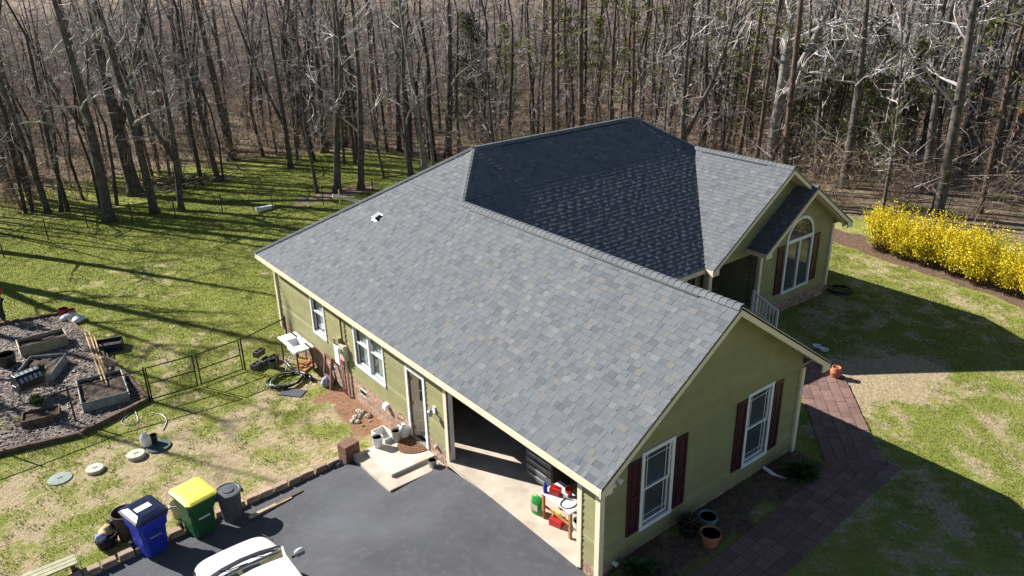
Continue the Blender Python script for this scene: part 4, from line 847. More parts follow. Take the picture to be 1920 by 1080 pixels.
# ------------------------------------------------------------------ vegetable garden
ga = [G(*q) for q in ((118, 590), (279, 752), (150, 818), (-60, 868), (-120, 640), (0, 612))]
t = MB(); c_ = sum(ga, Vector())/6
def inpoly(x, y):
    r_ = False
    for i in range(len(ga)):
        a, b = ga[i], ga[i-1]
        if (a.y > y) != (b.y > y) and x < (b.x-a.x)*(y-a.y)/(b.y-a.y)+a.x: r_ = not r_
    return r_
vs = [(p.x, p.y, H(p.x, p.y)+.03) for p in ga]; t.add(vs+[(p[0], p[1], p[2]-.1) for p in vs], [tuple(range(6))]+[(i, (i+1) % 6, (i+1) % 6+6, i+6) for i in range(6)]); struct(t.build('mulch_bed', 'mulch'))
ch = MB()
for k in range(9000):
    x = random.uniform(min(p.x for p in ga), max(p.x for p in ga)); y = random.uniform(min(p.y for p in ga), max(p.y for p in ga))
    if not inpoly(x, y): continue
    a = random.uniform(0, 6.28); l_, w_ = random.uniform(.03, .09), random.uniform(.01, .03); z = H(x, y)+.035; dx, dy = math.cos(a), math.sin(a)
    ch.add([(x-dx*l_-dy*w_, y-dy*l_+dx*w_, z+random.uniform(-.004, .02)), (x+dx*l_-dy*w_, y+dy*l_+dx*w_, z+random.uniform(0, .03)), (x+dx*l_+dy*w_, y+dy*l_-dx*w_, z+random.uniform(0, .03)), (x-dx*l_+dy*w_, y-dy*l_-dx*w_, z+random.uniform(-.004, .02))], [(0, 1, 2, 3)])
tag(ch.build('wood_chips', 'mulch_chip', fix=False), 'pale wood chip mulch spread over the vegetable garden', 'mulch', kind='stuff')
eg = thing('garden_edging', 'dark timber edging around the mulched garden', 'edging')
for i in range(6):
    a, b = ga[i], ga[(i+1) % 6]; n_ = max(1, int((b-a).length/2.2))
    for k in range(n_):
        p, q = a.lerp(b, k/n_), a.lerp(b, (k+.98)/n_); t = MB(); d_ = q-p; t.box((0, 0, .07), (d_.length, .1, .16)); t.build('timber_beam', 'timber', eg, loc=((p.x+q.x)/2, (p.y+q.y)/2, H((p.x+q.x)/2, (p.y+q.y)/2)), rz=math.atan2(d_.y, d_.x))
def planter(label, pa, pb, depth, hh, mt, plants=0):     # pa, pb photo pixels of the near bottom corners
    a, b = G(*pa), G(*pb); d_ = b-a; an = math.atan2(d_.y, d_.x); e = thing('raised_planter', label, 'planter', a, an); ln_ = d_.length
    def corr(p, q, out):
        t = MB(); p, q, out = Vector(p), Vector(q), Vector(out); n_ = 9
        for k in range(n_): z0, z1 = hh*k/n_, hh*(k+.5)/n_; z2 = hh*(k+1)/n_; t.add([p+Vector((0, 0, z0)), q+Vector((0, 0, z0)), q+out*.02+Vector((0, 0, z1)), p+out*.02+Vector((0, 0, z1)), q+Vector((0, 0, z2)), p+Vector((0, 0, z2))], [(0, 1, 2, 3), (3, 2, 4, 5)])
        t.build('panel', mt, e)
    corr((0, 0, 0), (ln_, 0, 0), (0, -1, 0)); corr((ln_, 0, 0), (ln_, depth, 0), (1, 0, 0)); corr((ln_, depth, 0), (0, depth, 0), (0, 1, 0)); corr((0, depth, 0), (0, 0, 0), (-1, 0, 0))
    t = MB(); 
    for p, q in (((0, 0), (ln_, 0)), ((ln_, 0), (ln_, depth)), ((ln_, depth), (0, depth)), ((0, depth), (0, 0))): t.tube([(*p, hh), (*q, hh)], .022, 6)
    t.build('rim', mt, e)
    t = MB(); n_ = 10; t.add([(ln_*i/n_, depth*j/n_, hh*.72+random.uniform(-.03, .03)) for j in range(n_+1) for i in range(n_+1)], [(j*(n_+1)+i, j*(n_+1)+i+1, (j+1)*(n_+1)+i+1, (j+1)*(n_+1)+i) for j in range(n_) for i in range(n_)]); t.build('soil', 'soil', e)
    return e
planter('long tan corrugated raised planter at the back of the garden', (42, 672), (130, 648), .75, .42, 'planter_tan')
planter('galvanised raised planter with soil behind the compost tumbler', (28, 726), (98, 718), 1.5, .34, 'planter_metal')
planter('galvanised raised planter behind the fence with bamboo poles', (158, 776), (245, 752), 1.7, .34, 'planter_metal')
def plant(name, label, loc, r_, h_, n_, mt='leaf_green', group=None):
    t = MB()
    for k in range(n_):
        a, el = random.uniform(0, 6.28), random.uniform(.2, 1.4); d_ = Vector((math.cos(a)*math.cos(el), math.sin(a)*math.cos(el), math.sin(el))); p0 = Vector((random.uniform(-.2, .2)*r_, random.uniform(-.2, .2)*r_, 0)); tip = p0+Vector((d_.x*r_, d_.y*r_, d_.z*h_)); s_ = Vector((-d_.y, d_.x, 0)).normalized()*r_*.12; md = p0.lerp(tip, .55)+Vector((0, 0, .1*h_)); t.add([p0, md+s_, tip, md-s_], [(0, 1, 2, 3)])
    e = thing(name, label, 'plant', loc, group=group); t.build('foliage', mt, e, fix=False); t = MB(); t.tube([(0, 0, -.02), (0, 0, h_*.4)], .012, 5); t.build('stem', 'stem', e); return e
p = G(80, 788); pl = thing('wooden_planter', 'low dark wooden planter box with a leafy plant by the fence', 'planter', p, -.2); t = MB()
for (cx_, cy_, dx_, dy_) in ((0, -.3, 1.0, .04), (0, .3, 1.0, .04), (-.48, 0, .04, .56), (.48, 0, .04, .56)): t.box((cx_, cy_, .13), (dx_, dy_, .26))
t.build('boards', 'timber', pl); t = MB(); t.box((0, 0, .1), (.92, .56, .2)); t.build('soil', 'soil', pl)
plant('leafy_plant', 'bright green leafy plant in the dark wooden planter', G(76, 772)+Vector((0, 0, .2)), .3, .45, 90); plant('leafy_plant', 'small green plant beside the compost tumbler', G(84, 712)+Vector((0, 0, .25)), .25, .35, 60)
p = G(62, 745); tm = thing('compost_tumbler', 'black barrel compost tumbler with grey slatted top on wire legs', 'composter', p, .3)
t = MB(); pts8 = [(.33*math.cos(k/8*6.283+.39), .33*math.sin(k/8*6.283+.39)) for k in range(8)]; t.prism([(-.38, a, .62+b) for a, b in pts8], (.76, 0, 0)); t.build('barrel', 'black_plastic', tm, bevel=.015)
t = MB()
for k in range(2, 5):
    for j in range(5): aa = (k-1.5)/8*6.283+.39+.2; t.box((-.28+.14*j, .33*math.cos(aa), .62+.33*math.sin(aa)), (.09, .15, .02), M=Matrix.Rotation(aa-math.pi/2, 3, 'X'))
t.build('vent_slats', 'galv', tm)
for s in (-.42, .42): t = MB(); t.tube([(s, -.35, 0), (s, -.1, .6), (s, .1, .6), (s, .35, 0)], .016, 6); t.build('leg_frame', 'galv', tm)
p = G(16, 686); bucket('black_tub', 'black plastic tub at the end of the tan planter', 'tub', p, .3, .45, 'black_plastic', 'dark', handle=False)
tl = thing('bamboo_trellis', 'bamboo pole trellis leaning across the garden planter', 'trellis', G(185, 660))
b0 = G(185, 660)
for k, (pa, pb) in enumerate((((166, 650), (196, 730)), ((174, 648), (205, 738)), ((183, 655), (200, 712)))):
    a, b = G(*pa), G(*pb); t = MB(); t.tube([a-b0+Vector((0, 0, .55)), b-b0+Vector((0, 0, .3))], .025, 6); t.build('pole', 'straw', tl)
for k in range(6): a, b = G(166+6*k, 652+14*k), G(180+5*k, 650+13*k); t = MB(); t.tube([a-b0+Vector((0, 0, .5)), b-b0+Vector((0, 0, .48))], .014, 5); t.build('rung', 'straw', tl)
p = G(205, 655); bx2 = thing('dark_crate', 'dark open crate beside the bamboo trellis', 'crate', p, -.3); t = MB()
for (cx_, cy_, dx_, dy_) in ((0, -.3, .9, .03), (0, .3, .9, .03), (-.45, 0, .03, .6), (.45, 0, .03, .6)): t.box((cx_, cy_, .15), (dx_, dy_, .3))
t.build('sides', 'navy', bx2); t = MB(); t.box((0, 0, .1), (.88, .58, .18)); t.build('soil', 'soil', bx2)
tag(MB().box((0, 0, .12), (.5, .22, .24), M=Matrix.Rotation(.3, 3, 'Y')).build('log_piece', 'lumber', loc=G(208, 686), rz=-.9, bevel=.02), 'pale cut log lying near the dark crate', 'log')
tag(MB().box((0, 0, .06), (1.0, .14, .1)).build('white_post', 'white', loc=G(214, 722), rz=-.9), 'white post lying across the planter soil', 'post')
for k, (px, lab) in enumerate((((130, 598), 'white soil sack lying at the garden corner, lower of two'), ((148, 603), 'pale grey soil sack beside the other at the garden corner'))):
    t = MB(); t.lathe([(0, 0), (.3, .02), (.36, .1), (.25, .18), (0, .2)], n=12, sy=.6); tag(t.build('soil_sack', 'white' if k == 0 else 'vinyl', loc=G(*px)+Vector((0, 0, .02)), rz=.4+k*.5, smooth=True), lab, 'sack')
bucket('bucket', 'red bucket at the back corner of the garden', 'bucket', G(122, 592), .17, .32, 'red', 'soil'); bucket('bucket', 'terracotta coloured bucket beside the red bucket', 'bucket', G(137, 592), .15, .28, 'terracotta', 'soil')
tag(MB().tube([G(4, 632), G(52, 838)], .03, 6).build('dark_strip', 'timber'), 'thin dark strip lying over the wood chips', 'pole')  # thin dark tube laid along the ground
# ------------------------------------------------------------------ person at the left edge of the garden
pp_ = G(6, 604); person = thing('person', 'person in red T-shirt and dark trousers carrying a white box past the garden', 'person', pp_, .5)
def skin(name, verts, edges, radii, mt, par, root=0, sub=2):
    me_ = bpy.data.meshes.new(name); me_.from_pydata(verts, edges, []); o = bpy.data.objects.new(name, me_); COL.objects.link(o); o.parent = par; me_.materials.append(MAT[mt])
    sk_ = o.modifiers.new('skin', 'SKIN')
    for i, r_ in enumerate(radii): me_.skin_vertices[0].data[i].radius = (r_, r_); me_.skin_vertices[0].data[i].use_root = (i == root)
    s_ = o.modifiers.new('sub', 'SUBSURF'); s_.levels = sub; s_.render_levels = sub; me_.polygons.foreach_set('use_smooth', []); return o
body_v = [(0, 0, .92), (0, .0, 1.15), (0, .01, 1.4), (0, .02, 1.5), (0, .05, 1.66), (.1, 0, .86), (.12, .12, .5), (.12, .02, .09), (.12, .16, .03), (-.1, 0, .86), (-.12, -.12, .5), (-.12, -.32, .14), (-.12, -.2, .03),
          (.19, 0, 1.38), (.25, -.02, 1.12), (.2, .22, 1.02), (.14, .3, 1.02), (-.19, 0, 1.38), (-.25, -.02, 1.12), (-.2, .22, 1.02), (-.14, .3, 1.02), (0, .04, 1.72)]
body_e = [(0, 1), (1, 2), (2, 3), (3, 4), (4, 21), (0, 5), (5, 6), (6, 7), (7, 8), (0, 9), (9, 10), (10, 11), (11, 12), (2, 13), (13, 14), (14, 15), (15, 16), (2, 17), (17, 18), (18, 19), (19, 20)]
body_r = [.14, .13, .15, .06, .1, .09, .065, .045, .04, .09, .065, .045, .04, .06, .045, .035, .035, .06, .045, .035, .035, .085]
skin('body', body_v, body_e, body_r, 'skin', person)
skin('red_shirt', [(0, 0, .95), (0, 0, 1.15), (0, .01, 1.4), (.19, 0, 1.39), (.235, -.01, 1.2), (-.19, 0, 1.39), (-.235, -.01, 1.2)], [(0, 1), (1, 2), (2, 3), (3, 4), (2, 5), (5, 6)], [.165, .155, .175, .085, .075, .085, .075], 'red', person)
skin('trousers', [(0, 0, .94), (.1, 0, .86), (.12, .12, .5), (.12, .03, .12), (-.1, 0, .86), (-.12, -.12, .5), (-.12, -.3, .17)], [(0, 1), (1, 2), (2, 3), (0, 4), (4, 5), (5, 6)], [.15, .115, .085, .07, .115, .085, .07], 'dark', person)
t = MB(); t.lathe([(.098, -.02), (.115, .04), (.1, .1), (.05, .135), (0, .14)], n=14); hr = t.build('hair', 'dark', person, smooth=True, loc=(0, .035, 1.68))
tag(MB().box((0, 0, 0), (.32, .26, .18)).build('white_box', 'white', loc=pp_+Vector((-.14, .33, 1.06)), rz=.5, bevel=.01), 'white box held in front of the person in red', 'box')
# ------------------------------------------------------------------ fences
def linkmesh(e, a, b, z0, z1):
    t = MB(); d_ = b-a; ln_ = d_.length; u = d_.normalized(); hh = z1-z0; st = .075; k = -hh
    nrm = Vector((-u.y, u.x, 0))*.002
    for sgn in (1, -1):
        k = -hh
        while k < ln_:
            s0, s1 = max(k, 0), min(k+hh, ln_)
            if s1-s0 > .02:
                za, zb = (z0+s0-k, z0+s1-k) if sgn > 0 else (z1-(s0-k), z1-(s1-k)); p, q = a+u*s0, a+u*s1; p = Vector((p.x, p.y, za)); q = Vector((q.x, q.y, zb)); w_ = Vector((0, 0, .0018))
                t.add([p-w_+nrm*sgn, p+w_+nrm*sgn, q+w_+nrm*sgn, q-w_+nrm*sgn], [(0, 1, 2, 3)])
            k += st
    m_ = t.build('chain_link', 'metal_dark', e, fix=False); return m_
def fence(label, pts_, hh=1.15, name='chain_link_fence', mesh=True):
    e = thing(name, label, 'fence'); prev = None
    for i, p in enumerate(pts_):
        z = H(p.x, p.y); t = MB(); t.tube([(p.x, p.y, z-.1), (p.x, p.y, z+hh+.03)], .028, 8); t.lathe([(.03, 0), (.035, .03), (0, .06)], (p.x, p.y, z+hh+.02), 8); t.build('post', 'metal_dark', e)
        if prev is not None:
            a, b = Vector((prev.x, prev.y, H(prev.x, prev.y))), Vector((p.x, p.y, z)); t = MB(); t.tube([a+Vector((0, 0, hh-.03)), b+Vector((0, 0, hh-.03))], .02, 6); t.build('top_rail', 'metal_dark', e)
            if mesh: linkmesh(e, a, b, (a.z+b.z)/2+.04, (a.z+b.z)/2+hh-.04)
        prev = p
    return e
g0, g1, g2 = G(286, 752), G(375, 726), G(459, 695)
fence('black chain link fence run from the double gate to the house corner', [g2+Vector((.03, .02, 0)), Vector((-.12, 15.3, 0))])
fence('black chain link fence run crossing in front of the vegetable garden', [g0-Vector((.06, 0, 0)), G(143, 792), G(-5, 846), G(-160, 900)])
for k, (a, b, lab) in enumerate(((g0, g1-Vector((.06, 0, 0)), 'black chain link gate leaf hinged at the garden side'), (g1+Vector((.06, 0, 0)), g2-Vector((.06, 0, 0)), 'black chain link gate leaf hinged at the house side'))):
    e = thing('fence_gate', lab, 'gate'); za, zb = H(a.x, a.y)+.06, H(b.x, b.y)+.06
    for p, z in ((a, za), (b, zb)): t = MB(); t.tube([(p.x, p.y, z), (p.x, p.y, z+1.1)], .022, 7); t.build('stile', 'metal_dark', e)
    for hh in (0.02, .55, 1.09): t = MB(); t.tube([(a.x, a.y, za+hh), (b.x, b.y, zb+hh)], .02, 7); t.build('rail', 'metal_dark', e)
    linkmesh(e, Vector((a.x, a.y, za)), Vector((b.x, b.y, zb)), za+.03, za+1.07)
    t = MB(); p = b if k == 0 else a; t.box((p.x, p.y-.03, za+.75), (.05, .05, .12)); t.build('latch', 'metal_dark', e)
fence('black chain link fence along the back of the lawn below the trees', [G(8, 484), G(91, 450), G(165, 428), G(249, 419), G(330, 411), G(418, 402), G(512, 394), G(607, 387), G(700, 372), G(790, 358), G(880, 340)], 1.1)
tag(MB().box((0, 0, .14), (.95, .22, .18)).box((0, 0, .24), (.98, .25, .03)).build('white_trough', 'white', loc=G(497, 395), rz=-.15, bevel=.02), 'long white trough by the back fence', 'trough')
wf = thing('white_board_frame', 'white boards nailed to a pale stake behind the roof edge', 'boards', G(640, 400)); t = MB(); t.tube([(0, 0, 0), (0, 0, 1.3)], .04, 4); t.build('stake', 'lumber', wf)
for k, (a, b) in enumerate((((-.35, .1, 1.0), (.1, 0, .9)), ((.3, 0, .75), (1.5, -.5, .3)))): t = MB(); t.tube([a, b], .1, 4); t.build('board', 'white', wf)
# ------------------------------------------------------------------ front path of pavers
path = struct(bpy.data.objects.new('garden_path', None)); COL.objects.link(path)
def pave(cl, nacross, size, dz=0):     # cl: centre line points (x, y)
    cl = [Vector((*p, 0)) for p in cl]; total = sum((cl[i+1]-cl[i]).length for i in range(len(cl)-1)); s = 0
    def at_(s):
        for i in range(len(cl)-1):
            d_ = cl[i+1]-cl[i]
            if s <= d_.length or i == len(cl)-2: return cl[i]+d_.normalized()*s, d_.normalized()
            s -= d_.length
    while s < total:
        p, d_ = at_(s+size/2); nrm = Vector((-d_.y, d_.x, 0))
        for k in range(nacross):
            c = p+nrm*((k-(nacross-1)/2)*size+random.uniform(-.006, .006)); t = MB(); t.box((0, 0, .0), (size-.014, size-.014, .05), M=Matrix.Rotation(random.uniform(-.012, .012), 3, 'X'))
            t.build('paver', 'paver', path, bevel=.006, loc=(c.x, c.y, H(c.x, c.y)+.012+dz+random.uniform(-.006, .006)), rz=math.atan2(d_.y, d_.x)+random.uniform(-.02, .02))
        s += size
q = [G(*p) for p in ((1535, 690), (1610, 872), (1500, 960), (1335, 1085), (1200, 1180))]
pa, pb, pcn, pd_ = G(1534, 700), G(1618, 880), G(1467, 1010), G(1290, 1155)
pave([(10.9, 3.6), (pa.x, pa.y), (pb.x, pb.y+.2)], 5, .29); dj = (pb-pcn).normalized(); pave([(pb.x+dj.x*.75, pb.y+dj.y*.75), (pcn.x, pcn.y), (pd_.x, pd_.y)], 4, .31, -.016)
# pots by the gable
for px, r_, h_, mt_, lab in (((1326, 985), .20, .27, 'teal', 'pale blue flower pot near the gable wall'), ((1331, 1020), .22, .32, 'terracotta', 'terracotta flower pot in front of the blue pot'), ((1290, 1000), .24, .3, 'black_plastic', 'dark pot with drooping dry plant against the gable wall')):
    p = G(*px); e = thing('flower_pot', lab, 'pot', p); t = MB(); t.lathe([(r_*.7, 0), (r_*.95, h_-.05), (r_*1.06, h_-.05), (r_*1.06, h_), (r_*.95, h_), (r_*.9, h_-.04), (0, h_-.04)], n=22); t.build('pot_body', mt_, e); t = MB(); t.lathe([(0, h_-.035), (r_*.9, h_-.035)], n=16); t.build('soil', 'soil', e)
plant('dry_plant', 'dry dark plant growing in the dark pot', G(1290, 1000)+Vector((0, 0, .26)), .3, .3, 90, 'stem'); plant('low_shrub', 'low dark green shrub beside the white drain elbow', G(1500, 890), .5, .35, 200)
plant('low_shrub', 'small green plants at the corner of the gable bed', G(1200, 1070), .4, .25, 120)
tag(MB().tube([(.36*math.cos(a), .36*math.sin(a), .05) for a in np.linspace(0, 6.283, 25)], .035, 6).build('hoop', 'black_plastic', loc=G(1205, 1076)), 'black hoop half buried by the gable corner', 'hoop')
p = G(1566, 708); e = thing('strawberry_pot', 'small terracotta urn beside the brick path', 'pot', p); t = MB(); t.lathe([(.09, 0), (.16, .12), (.17, .24), (.12, .32), (.14, .36), (.11, .36), (.1, .2)], n=18); t.build('urn_body', 'terracotta', e, smooth=True)
for k in range(4): t = MB(); t.lathe([(.03, 0), (.05, .05), (.04, .05)], n=8); o_ = t.build('pocket', 'terracotta', e, loc=(.16*math.cos(k*1.57), .16*math.sin(k*1.57), .17))
for k, px in enumerate(((1532, 652), (1545, 658))): t = MB(); t.lathe([(.12, 0), (.14, .06), (.13, .06), (.11, .02), (0, .02)], n=20); tag(t.build('white_saucer', 'white', loc=G(*px)+Vector((0, 0, .02))), ['white plant saucer close under the eave', 'white plant saucer nearer the terracotta urn'][k], 'saucer')
coil('hose_coil', 'dark hose coil on the shaded ground by the bay corner', 'hose', G(1575, 547), .3, .5, 4, .03, 'hose_black')
t = MB(); t.tube(gpath([(1682, 978), (1692, 985), (1705, 995)], .02), .014, 5); t.tube(gpath([(1692, 985), (1722, 995)], .02), .01, 5); tag(t.build('fallen_branch', 'twig_pale'), 'pale fallen branch on the shaded lawn', 'branch')
# ------------------------------------------------------------------ grass tufts
def scatter_grass(n, x0, x1, y0, y1, hmin, hmax, mt, thr, name, label):
    x = RNG.uniform(x0, x1, n); y = RNG.uniform(y0, y1, n)
    dry_ = maskat(x, y, dry)+.4*nz(x, y, 7, 31); wd = maskat(x, y, wood); cl = np.maximum(maskat(x, y, clay), maskat(x, y, bedm)*.9)
    ok = (dry_ < thr) & (wd < .6) & (cl < .4) & ~((x < .05) & (y < KY+.2)) & ~((x > -.1) & (x < W+.1) & (y > -.05) & (y < L+.1)) & ~((x > W) & (x < X2+.1) & (y > 5.3) & (y < L+.1)) & ~((x > -1.7) & (x < 0) & (y < 7.8))
    x, y = x[ok], y[ok]
    keep = np.array([not inpoly(a, b) for a, b in zip(x, y)]); x, y = x[keep], y[keep]; m_ = len(x)
    dist = np.hypot(x-CAM[0], y-CAM[1]); hh = RNG.uniform(hmin, hmax, m_); a = RNG.uniform(0, 6.28, m_); w = .006+.0003*dist; z = hgt(x, y)-.005
    lx, ly = RNG.normal(0, .5, m_)*hh, RNG.normal(0, .5, m_)*hh
    V = np.empty((m_, 3, 3)); V[:, 0] = np.stack([x-np.cos(a)*w, y-np.sin(a)*w, z], -1); V[:, 1] = np.stack([x+np.cos(a)*w, y+np.sin(a)*w, z], -1); V[:, 2] = np.stack([x+lx, y+ly, z+hh], -1)
    me_ = bpy.data.meshes.new(name); me_.vertices.add(m_*3); me_.vertices.foreach_set('co', V.ravel()); me_.loops.add(m_*3); me_.loops.foreach_set('vertex_index', np.arange(m_*3)); me_.polygons.add(m_); me_.polygons.foreach_set('loop_start', np.arange(0, m_*3, 3)); me_.update(calc_edges=True)
    at_ = me_.attributes.new('rnd', 'FLOAT', 'FACE'); at_.data.foreach_set('value', RNG.random(m_).astype('f')); me_.materials.append(MAT[mt]); o = bpy.data.objects.new(name, me_); COL.objects.link(o); tag(o, label, 'grass', kind='stuff')
mat('grass', (.215, .265, .04), .8, .25, .8, rnd=.4, trans=.3); mat('grass_dry', (.42, .35, .20), .9, .2, .8, rnd=.35, trans=.2)
scatter_grass(330000, -13, 14, 7, 40, .02, .07, 'grass', .62, 'green_grass', 'patchy green lawn grass around the house'); scatter_grass(130000, 6.8, 24, -7, 12, .02, .06, 'grass', .6, 'green_grass', 'green lawn grass beside the brick path')
scatter_grass(90000, -13, 22, -6, 36, .012, .035, 'grass_dry', 3, 'dry_grass', 'dry straw coloured grass between the green patches')
lv = MB()
for k in range(2600):
    x, y = random.uniform(-12, 20), random.uniform(-5, 34)
    if (x < 0 and y < KY+.3) or (0 <= x < X2 and 0 < y < L) or inpoly(x, y): continue
    if random.random() > .25+.75*sstep(8, 30, y): continue
    a = random.uniform(0, 6.28); r_ = random.uniform(.02, .045); z = H(x, y)+.03; c_, s_ = math.cos(a)*r_, math.sin(a)*r_
    lv.add([(x-c_, y-s_, z), (x+s_*.6, y-c_*.6, z+random.uniform(0, .02)), (x+c_, y+s_, z+random.uniform(-.01, .01)), (x-s_*.6, y+c_*.6, z+random.uniform(0, .02))], [(0, 1, 2, 3)])
mat('dead_leaf', (.30, .19, .10), .9, .2, 3, rnd=.5)
tag(lv.build('fallen_leaves', 'dead_leaf', fix=False), 'dry fallen leaves scattered over the lawn', 'leaves', kind='stuff')
# ------------------------------------------------------------------ forsythia hedge: separate shrubs
hl, hr_ = G(1668, 480), G(1935, 600)
def forsythia(i, c, r_, h_):
    e = thing('forsythia_shrub', 'yellow flowering forsythia shrub in the hedge beside the lawn', 'shrub', c, group='forsythia hedge'); fl = MB(); gr = MB(); st_ = MB()
    for k in range(85):
        a = random.uniform(0, 6.28); rr = r_*random.uniform(.15, .95); top = Vector((rr*math.cos(a), rr*math.sin(a), h_*(1.0-.35*(rr/r_)**2)*(random.uniform(.72, 1.08) if random.random() < .88 else random.uniform(1.1, 1.3)))); b0 = Vector((.3*rr*math.cos(a), .3*rr*math.sin(a), 0)); md = b0.lerp(top, .5)+Vector((random.uniform(-.1, .1), random.uniform(-.1, .1), .1))
        st_.tube([b0, md, top], [.012, .009, .004], 3, cap=False)
        for j in range(92):
            f_ = random.uniform(.12, 1)**.75; p = (b0.lerp(md, f_*2) if f_ < .5 else md.lerp(top, f_*2-1))+Vector((random.gauss(0, .09), random.gauss(0, .09), random.gauss(0, .06)))
            s_ = random.uniform(.018, .042); n_ = Vector((random.gauss(0, 1), random.gauss(0, 1), random.gauss(0, 1))).normalized(); u = n_.orthogonal().normalized()*s_; w_ = n_.cross(u)
            (fl if random.random() < .68+.3*f_ else gr).add([p-u, p+w_*.7, p+u, p-w_*.7], [(0, 1, 2, 3)])
    fl.build('blossom', 'forsythia', e, fix=False); gr.build('leaves', 'fors_green', e, fix=False); st_.build('stems', 'stem', e, fix=False)
yy = 6.5; i = 0
while yy > -4.5:
    x = 22.35+.18*yy+random.uniform(-.12, .12); forsythia(i, (x, yy, H(x, yy)), random.uniform(1.1, 1.3), random.uniform(1.85, 2.25)); yy -= random.uniform(1.0, 1.2); i += 1
# ------------------------------------------------------------------ trees
def bare_tree(seed, Ht, R0, start, nl, spread, droop=0, fork=False, twn=5, wob=.25, lowbr=True):
    rs = random.Random(seed); tr, cr = MB(), MB(); n = 9
    ph, am = rs.uniform(0, 6), wob
    def tp(f): return Vector((am*math.sin(f*3+ph)-am*math.sin(ph), am*math.cos(f*2.4+ph)-am*math.cos(ph), Ht*f))
    pts_ = [tp(k/12) for k in range(13)]; rad = [R0*(1.45 if k == 0 else 1.08 if k == 1 and False else (1-.88*(k/12)**1.1)) for k in range(13)]
    pts_.insert(1, tp(.025)); rad.insert(1, R0*1.02)
    tr.tube(pts_, rad, 9)
    def branch(p, d_, ln_, r_, lvl):
        k = 5 if lvl == 1 else 4; q = [p]; dd = d_.copy()
        for i in range(k): dd = (dd+Vector((rs.gauss(0, .22), rs.gauss(0, .22), rs.gauss(.06, .16)-droop*.16*(i/k)))).normalized(); q.append(q[-1]+dd*ln_/k)
        cr.tube(q, [max(.006, r_*(1-.85*i/k)) for i in range(k+1)], 5 if lvl == 1 else 3, cap=False)
        if lvl < 3:
            for i in range(7 if lvl == 1 else twn):
                f = rs.uniform(.25, 1); j = min(int(f*k), k-1); pp = q[j].lerp(q[j+1], f*k-j); t_ = (q[j+1]-q[j]).normalized(); s_ = Vector((rs.gauss(0, 1), rs.gauss(0, 1), rs.gauss(.1, .7)-droop*.4)).normalized()
                branch2(pp, (t_*.7+s_*.8).normalized(), ln_*rs.uniform(.3, .55), r_*.45, lvl+1)
    def branch2(p, d_, ln_, r_, lvl):
        if lvl == 3:
            q = [p]; dd = d_.copy()
            for i in range(2): dd = (dd+Vector((rs.gauss(0, .3), rs.gauss(0, .3), rs.gauss(.05, .2)-droop*.25))).normalized(); q.append(q[-1]+dd*ln_/2)
            sd_ = dd.orthogonal().normalized()*max(.0045, min(r_, .012)); cr.add([q[0]-sd_, q[0]+sd_, q[1]+sd_*.7, q[1]-sd_*.7, q[2]], [(0, 1, 2, 3), (3, 2, 4)])
        else: branch(p, d_, ln_, r_, lvl)
    for i in range(nl):
        f = start+(1-start)*(i+rs.random())/nl*.97; p = tp(f); a = rs.uniform(0, 6.28); el = rs.uniform(.15, .9)-.3*droop; d_ = Vector((math.cos(a)*math.cos(el), math.sin(a)*math.cos(el), math.sin(el))); branch(p, d_, Ht*spread*(1.15-f)*rs.uniform(.6, 1.2), R0*.32*(1.1-f)+.012, 1)
    if fork:
        a = rs.uniform(0, 6.28); p = tp(.22); q = [p]; dd = Vector((math.cos(a)*.6, math.sin(a)*.6, 1)).normalized()
        for k in range(8): dd = (dd+Vector((0, 0, .12))+Vector((rs.gauss(0, .06), rs.gauss(0, .06), 0))).normalized(); q.append(q[-1]+dd*Ht*.09)
        tr.tube(q, [R0*.7*(1-.1*k) for k in range(9)], 7)
        for k in range(3, 9):
            for _ in range(2): a = rs.uniform(0, 6.28); branch(q[k], Vector((math.cos(a), math.sin(a), .5)).normalized(), Ht*spread*.5*rs.uniform(.6, 1.1), R0*.2, 1)
    return tr, cr
def pine(seed, Ht, R0, crown=.62, low=10):
    rs = random.Random(seed); tr, cr = MB(), MB(); tr.tube([(0, 0, 0), (0, 0, .4), (rs.gauss(0, .1), rs.gauss(0, .1), Ht*.5), (rs.gauss(0, .2), rs.gauss(0, .2), Ht)], [R0*1.3, R0, R0*.75, .02], 8)
    for i in range(low):
        z = Ht*rs.uniform(.15, crown); a = rs.uniform(0, 6.28); ln_ = rs.uniform(.4, 1.6); p = Vector((0, 0, z)); e = p+Vector((math.cos(a)*ln_, math.sin(a)*ln_, rs.uniform(-.3, .3))); tr.tube([p, p.lerp(e, .5)+Vector((0, 0, .06)), e], [.025, .018, .005], 4, cap=False)
    for i in range(24):
        z = Ht*rs.uniform(crown, .99); a = rs.uniform(0, 6.28); ln_ = (1.05-z/Ht)*Ht*.28+.3; e = Vector((math.cos(a)*ln_, math.sin(a)*ln_, z+rs.uniform(-.1, .5))); tr.tube([(0, 0, z), e], [.03, .008], 3, cap=False)
        for j in range(16):
            p = Vector((0, 0, z)).lerp(e, rs.uniform(.3, 1.05))+Vector((rs.gauss(0, .22), rs.gauss(0, .22), rs.gauss(0, .14))); n_ = Vector((rs.gauss(0, 1), rs.gauss(0, 1), rs.gauss(0, 1))).normalized(); u = n_.orthogonal().normalized()*rs.uniform(.06, .16); w_ = n_.cross(u)*.5; cr.add([p-u, p+w_, p+u, p-w_], [(0, 1, 2, 3)])
    return tr, cr
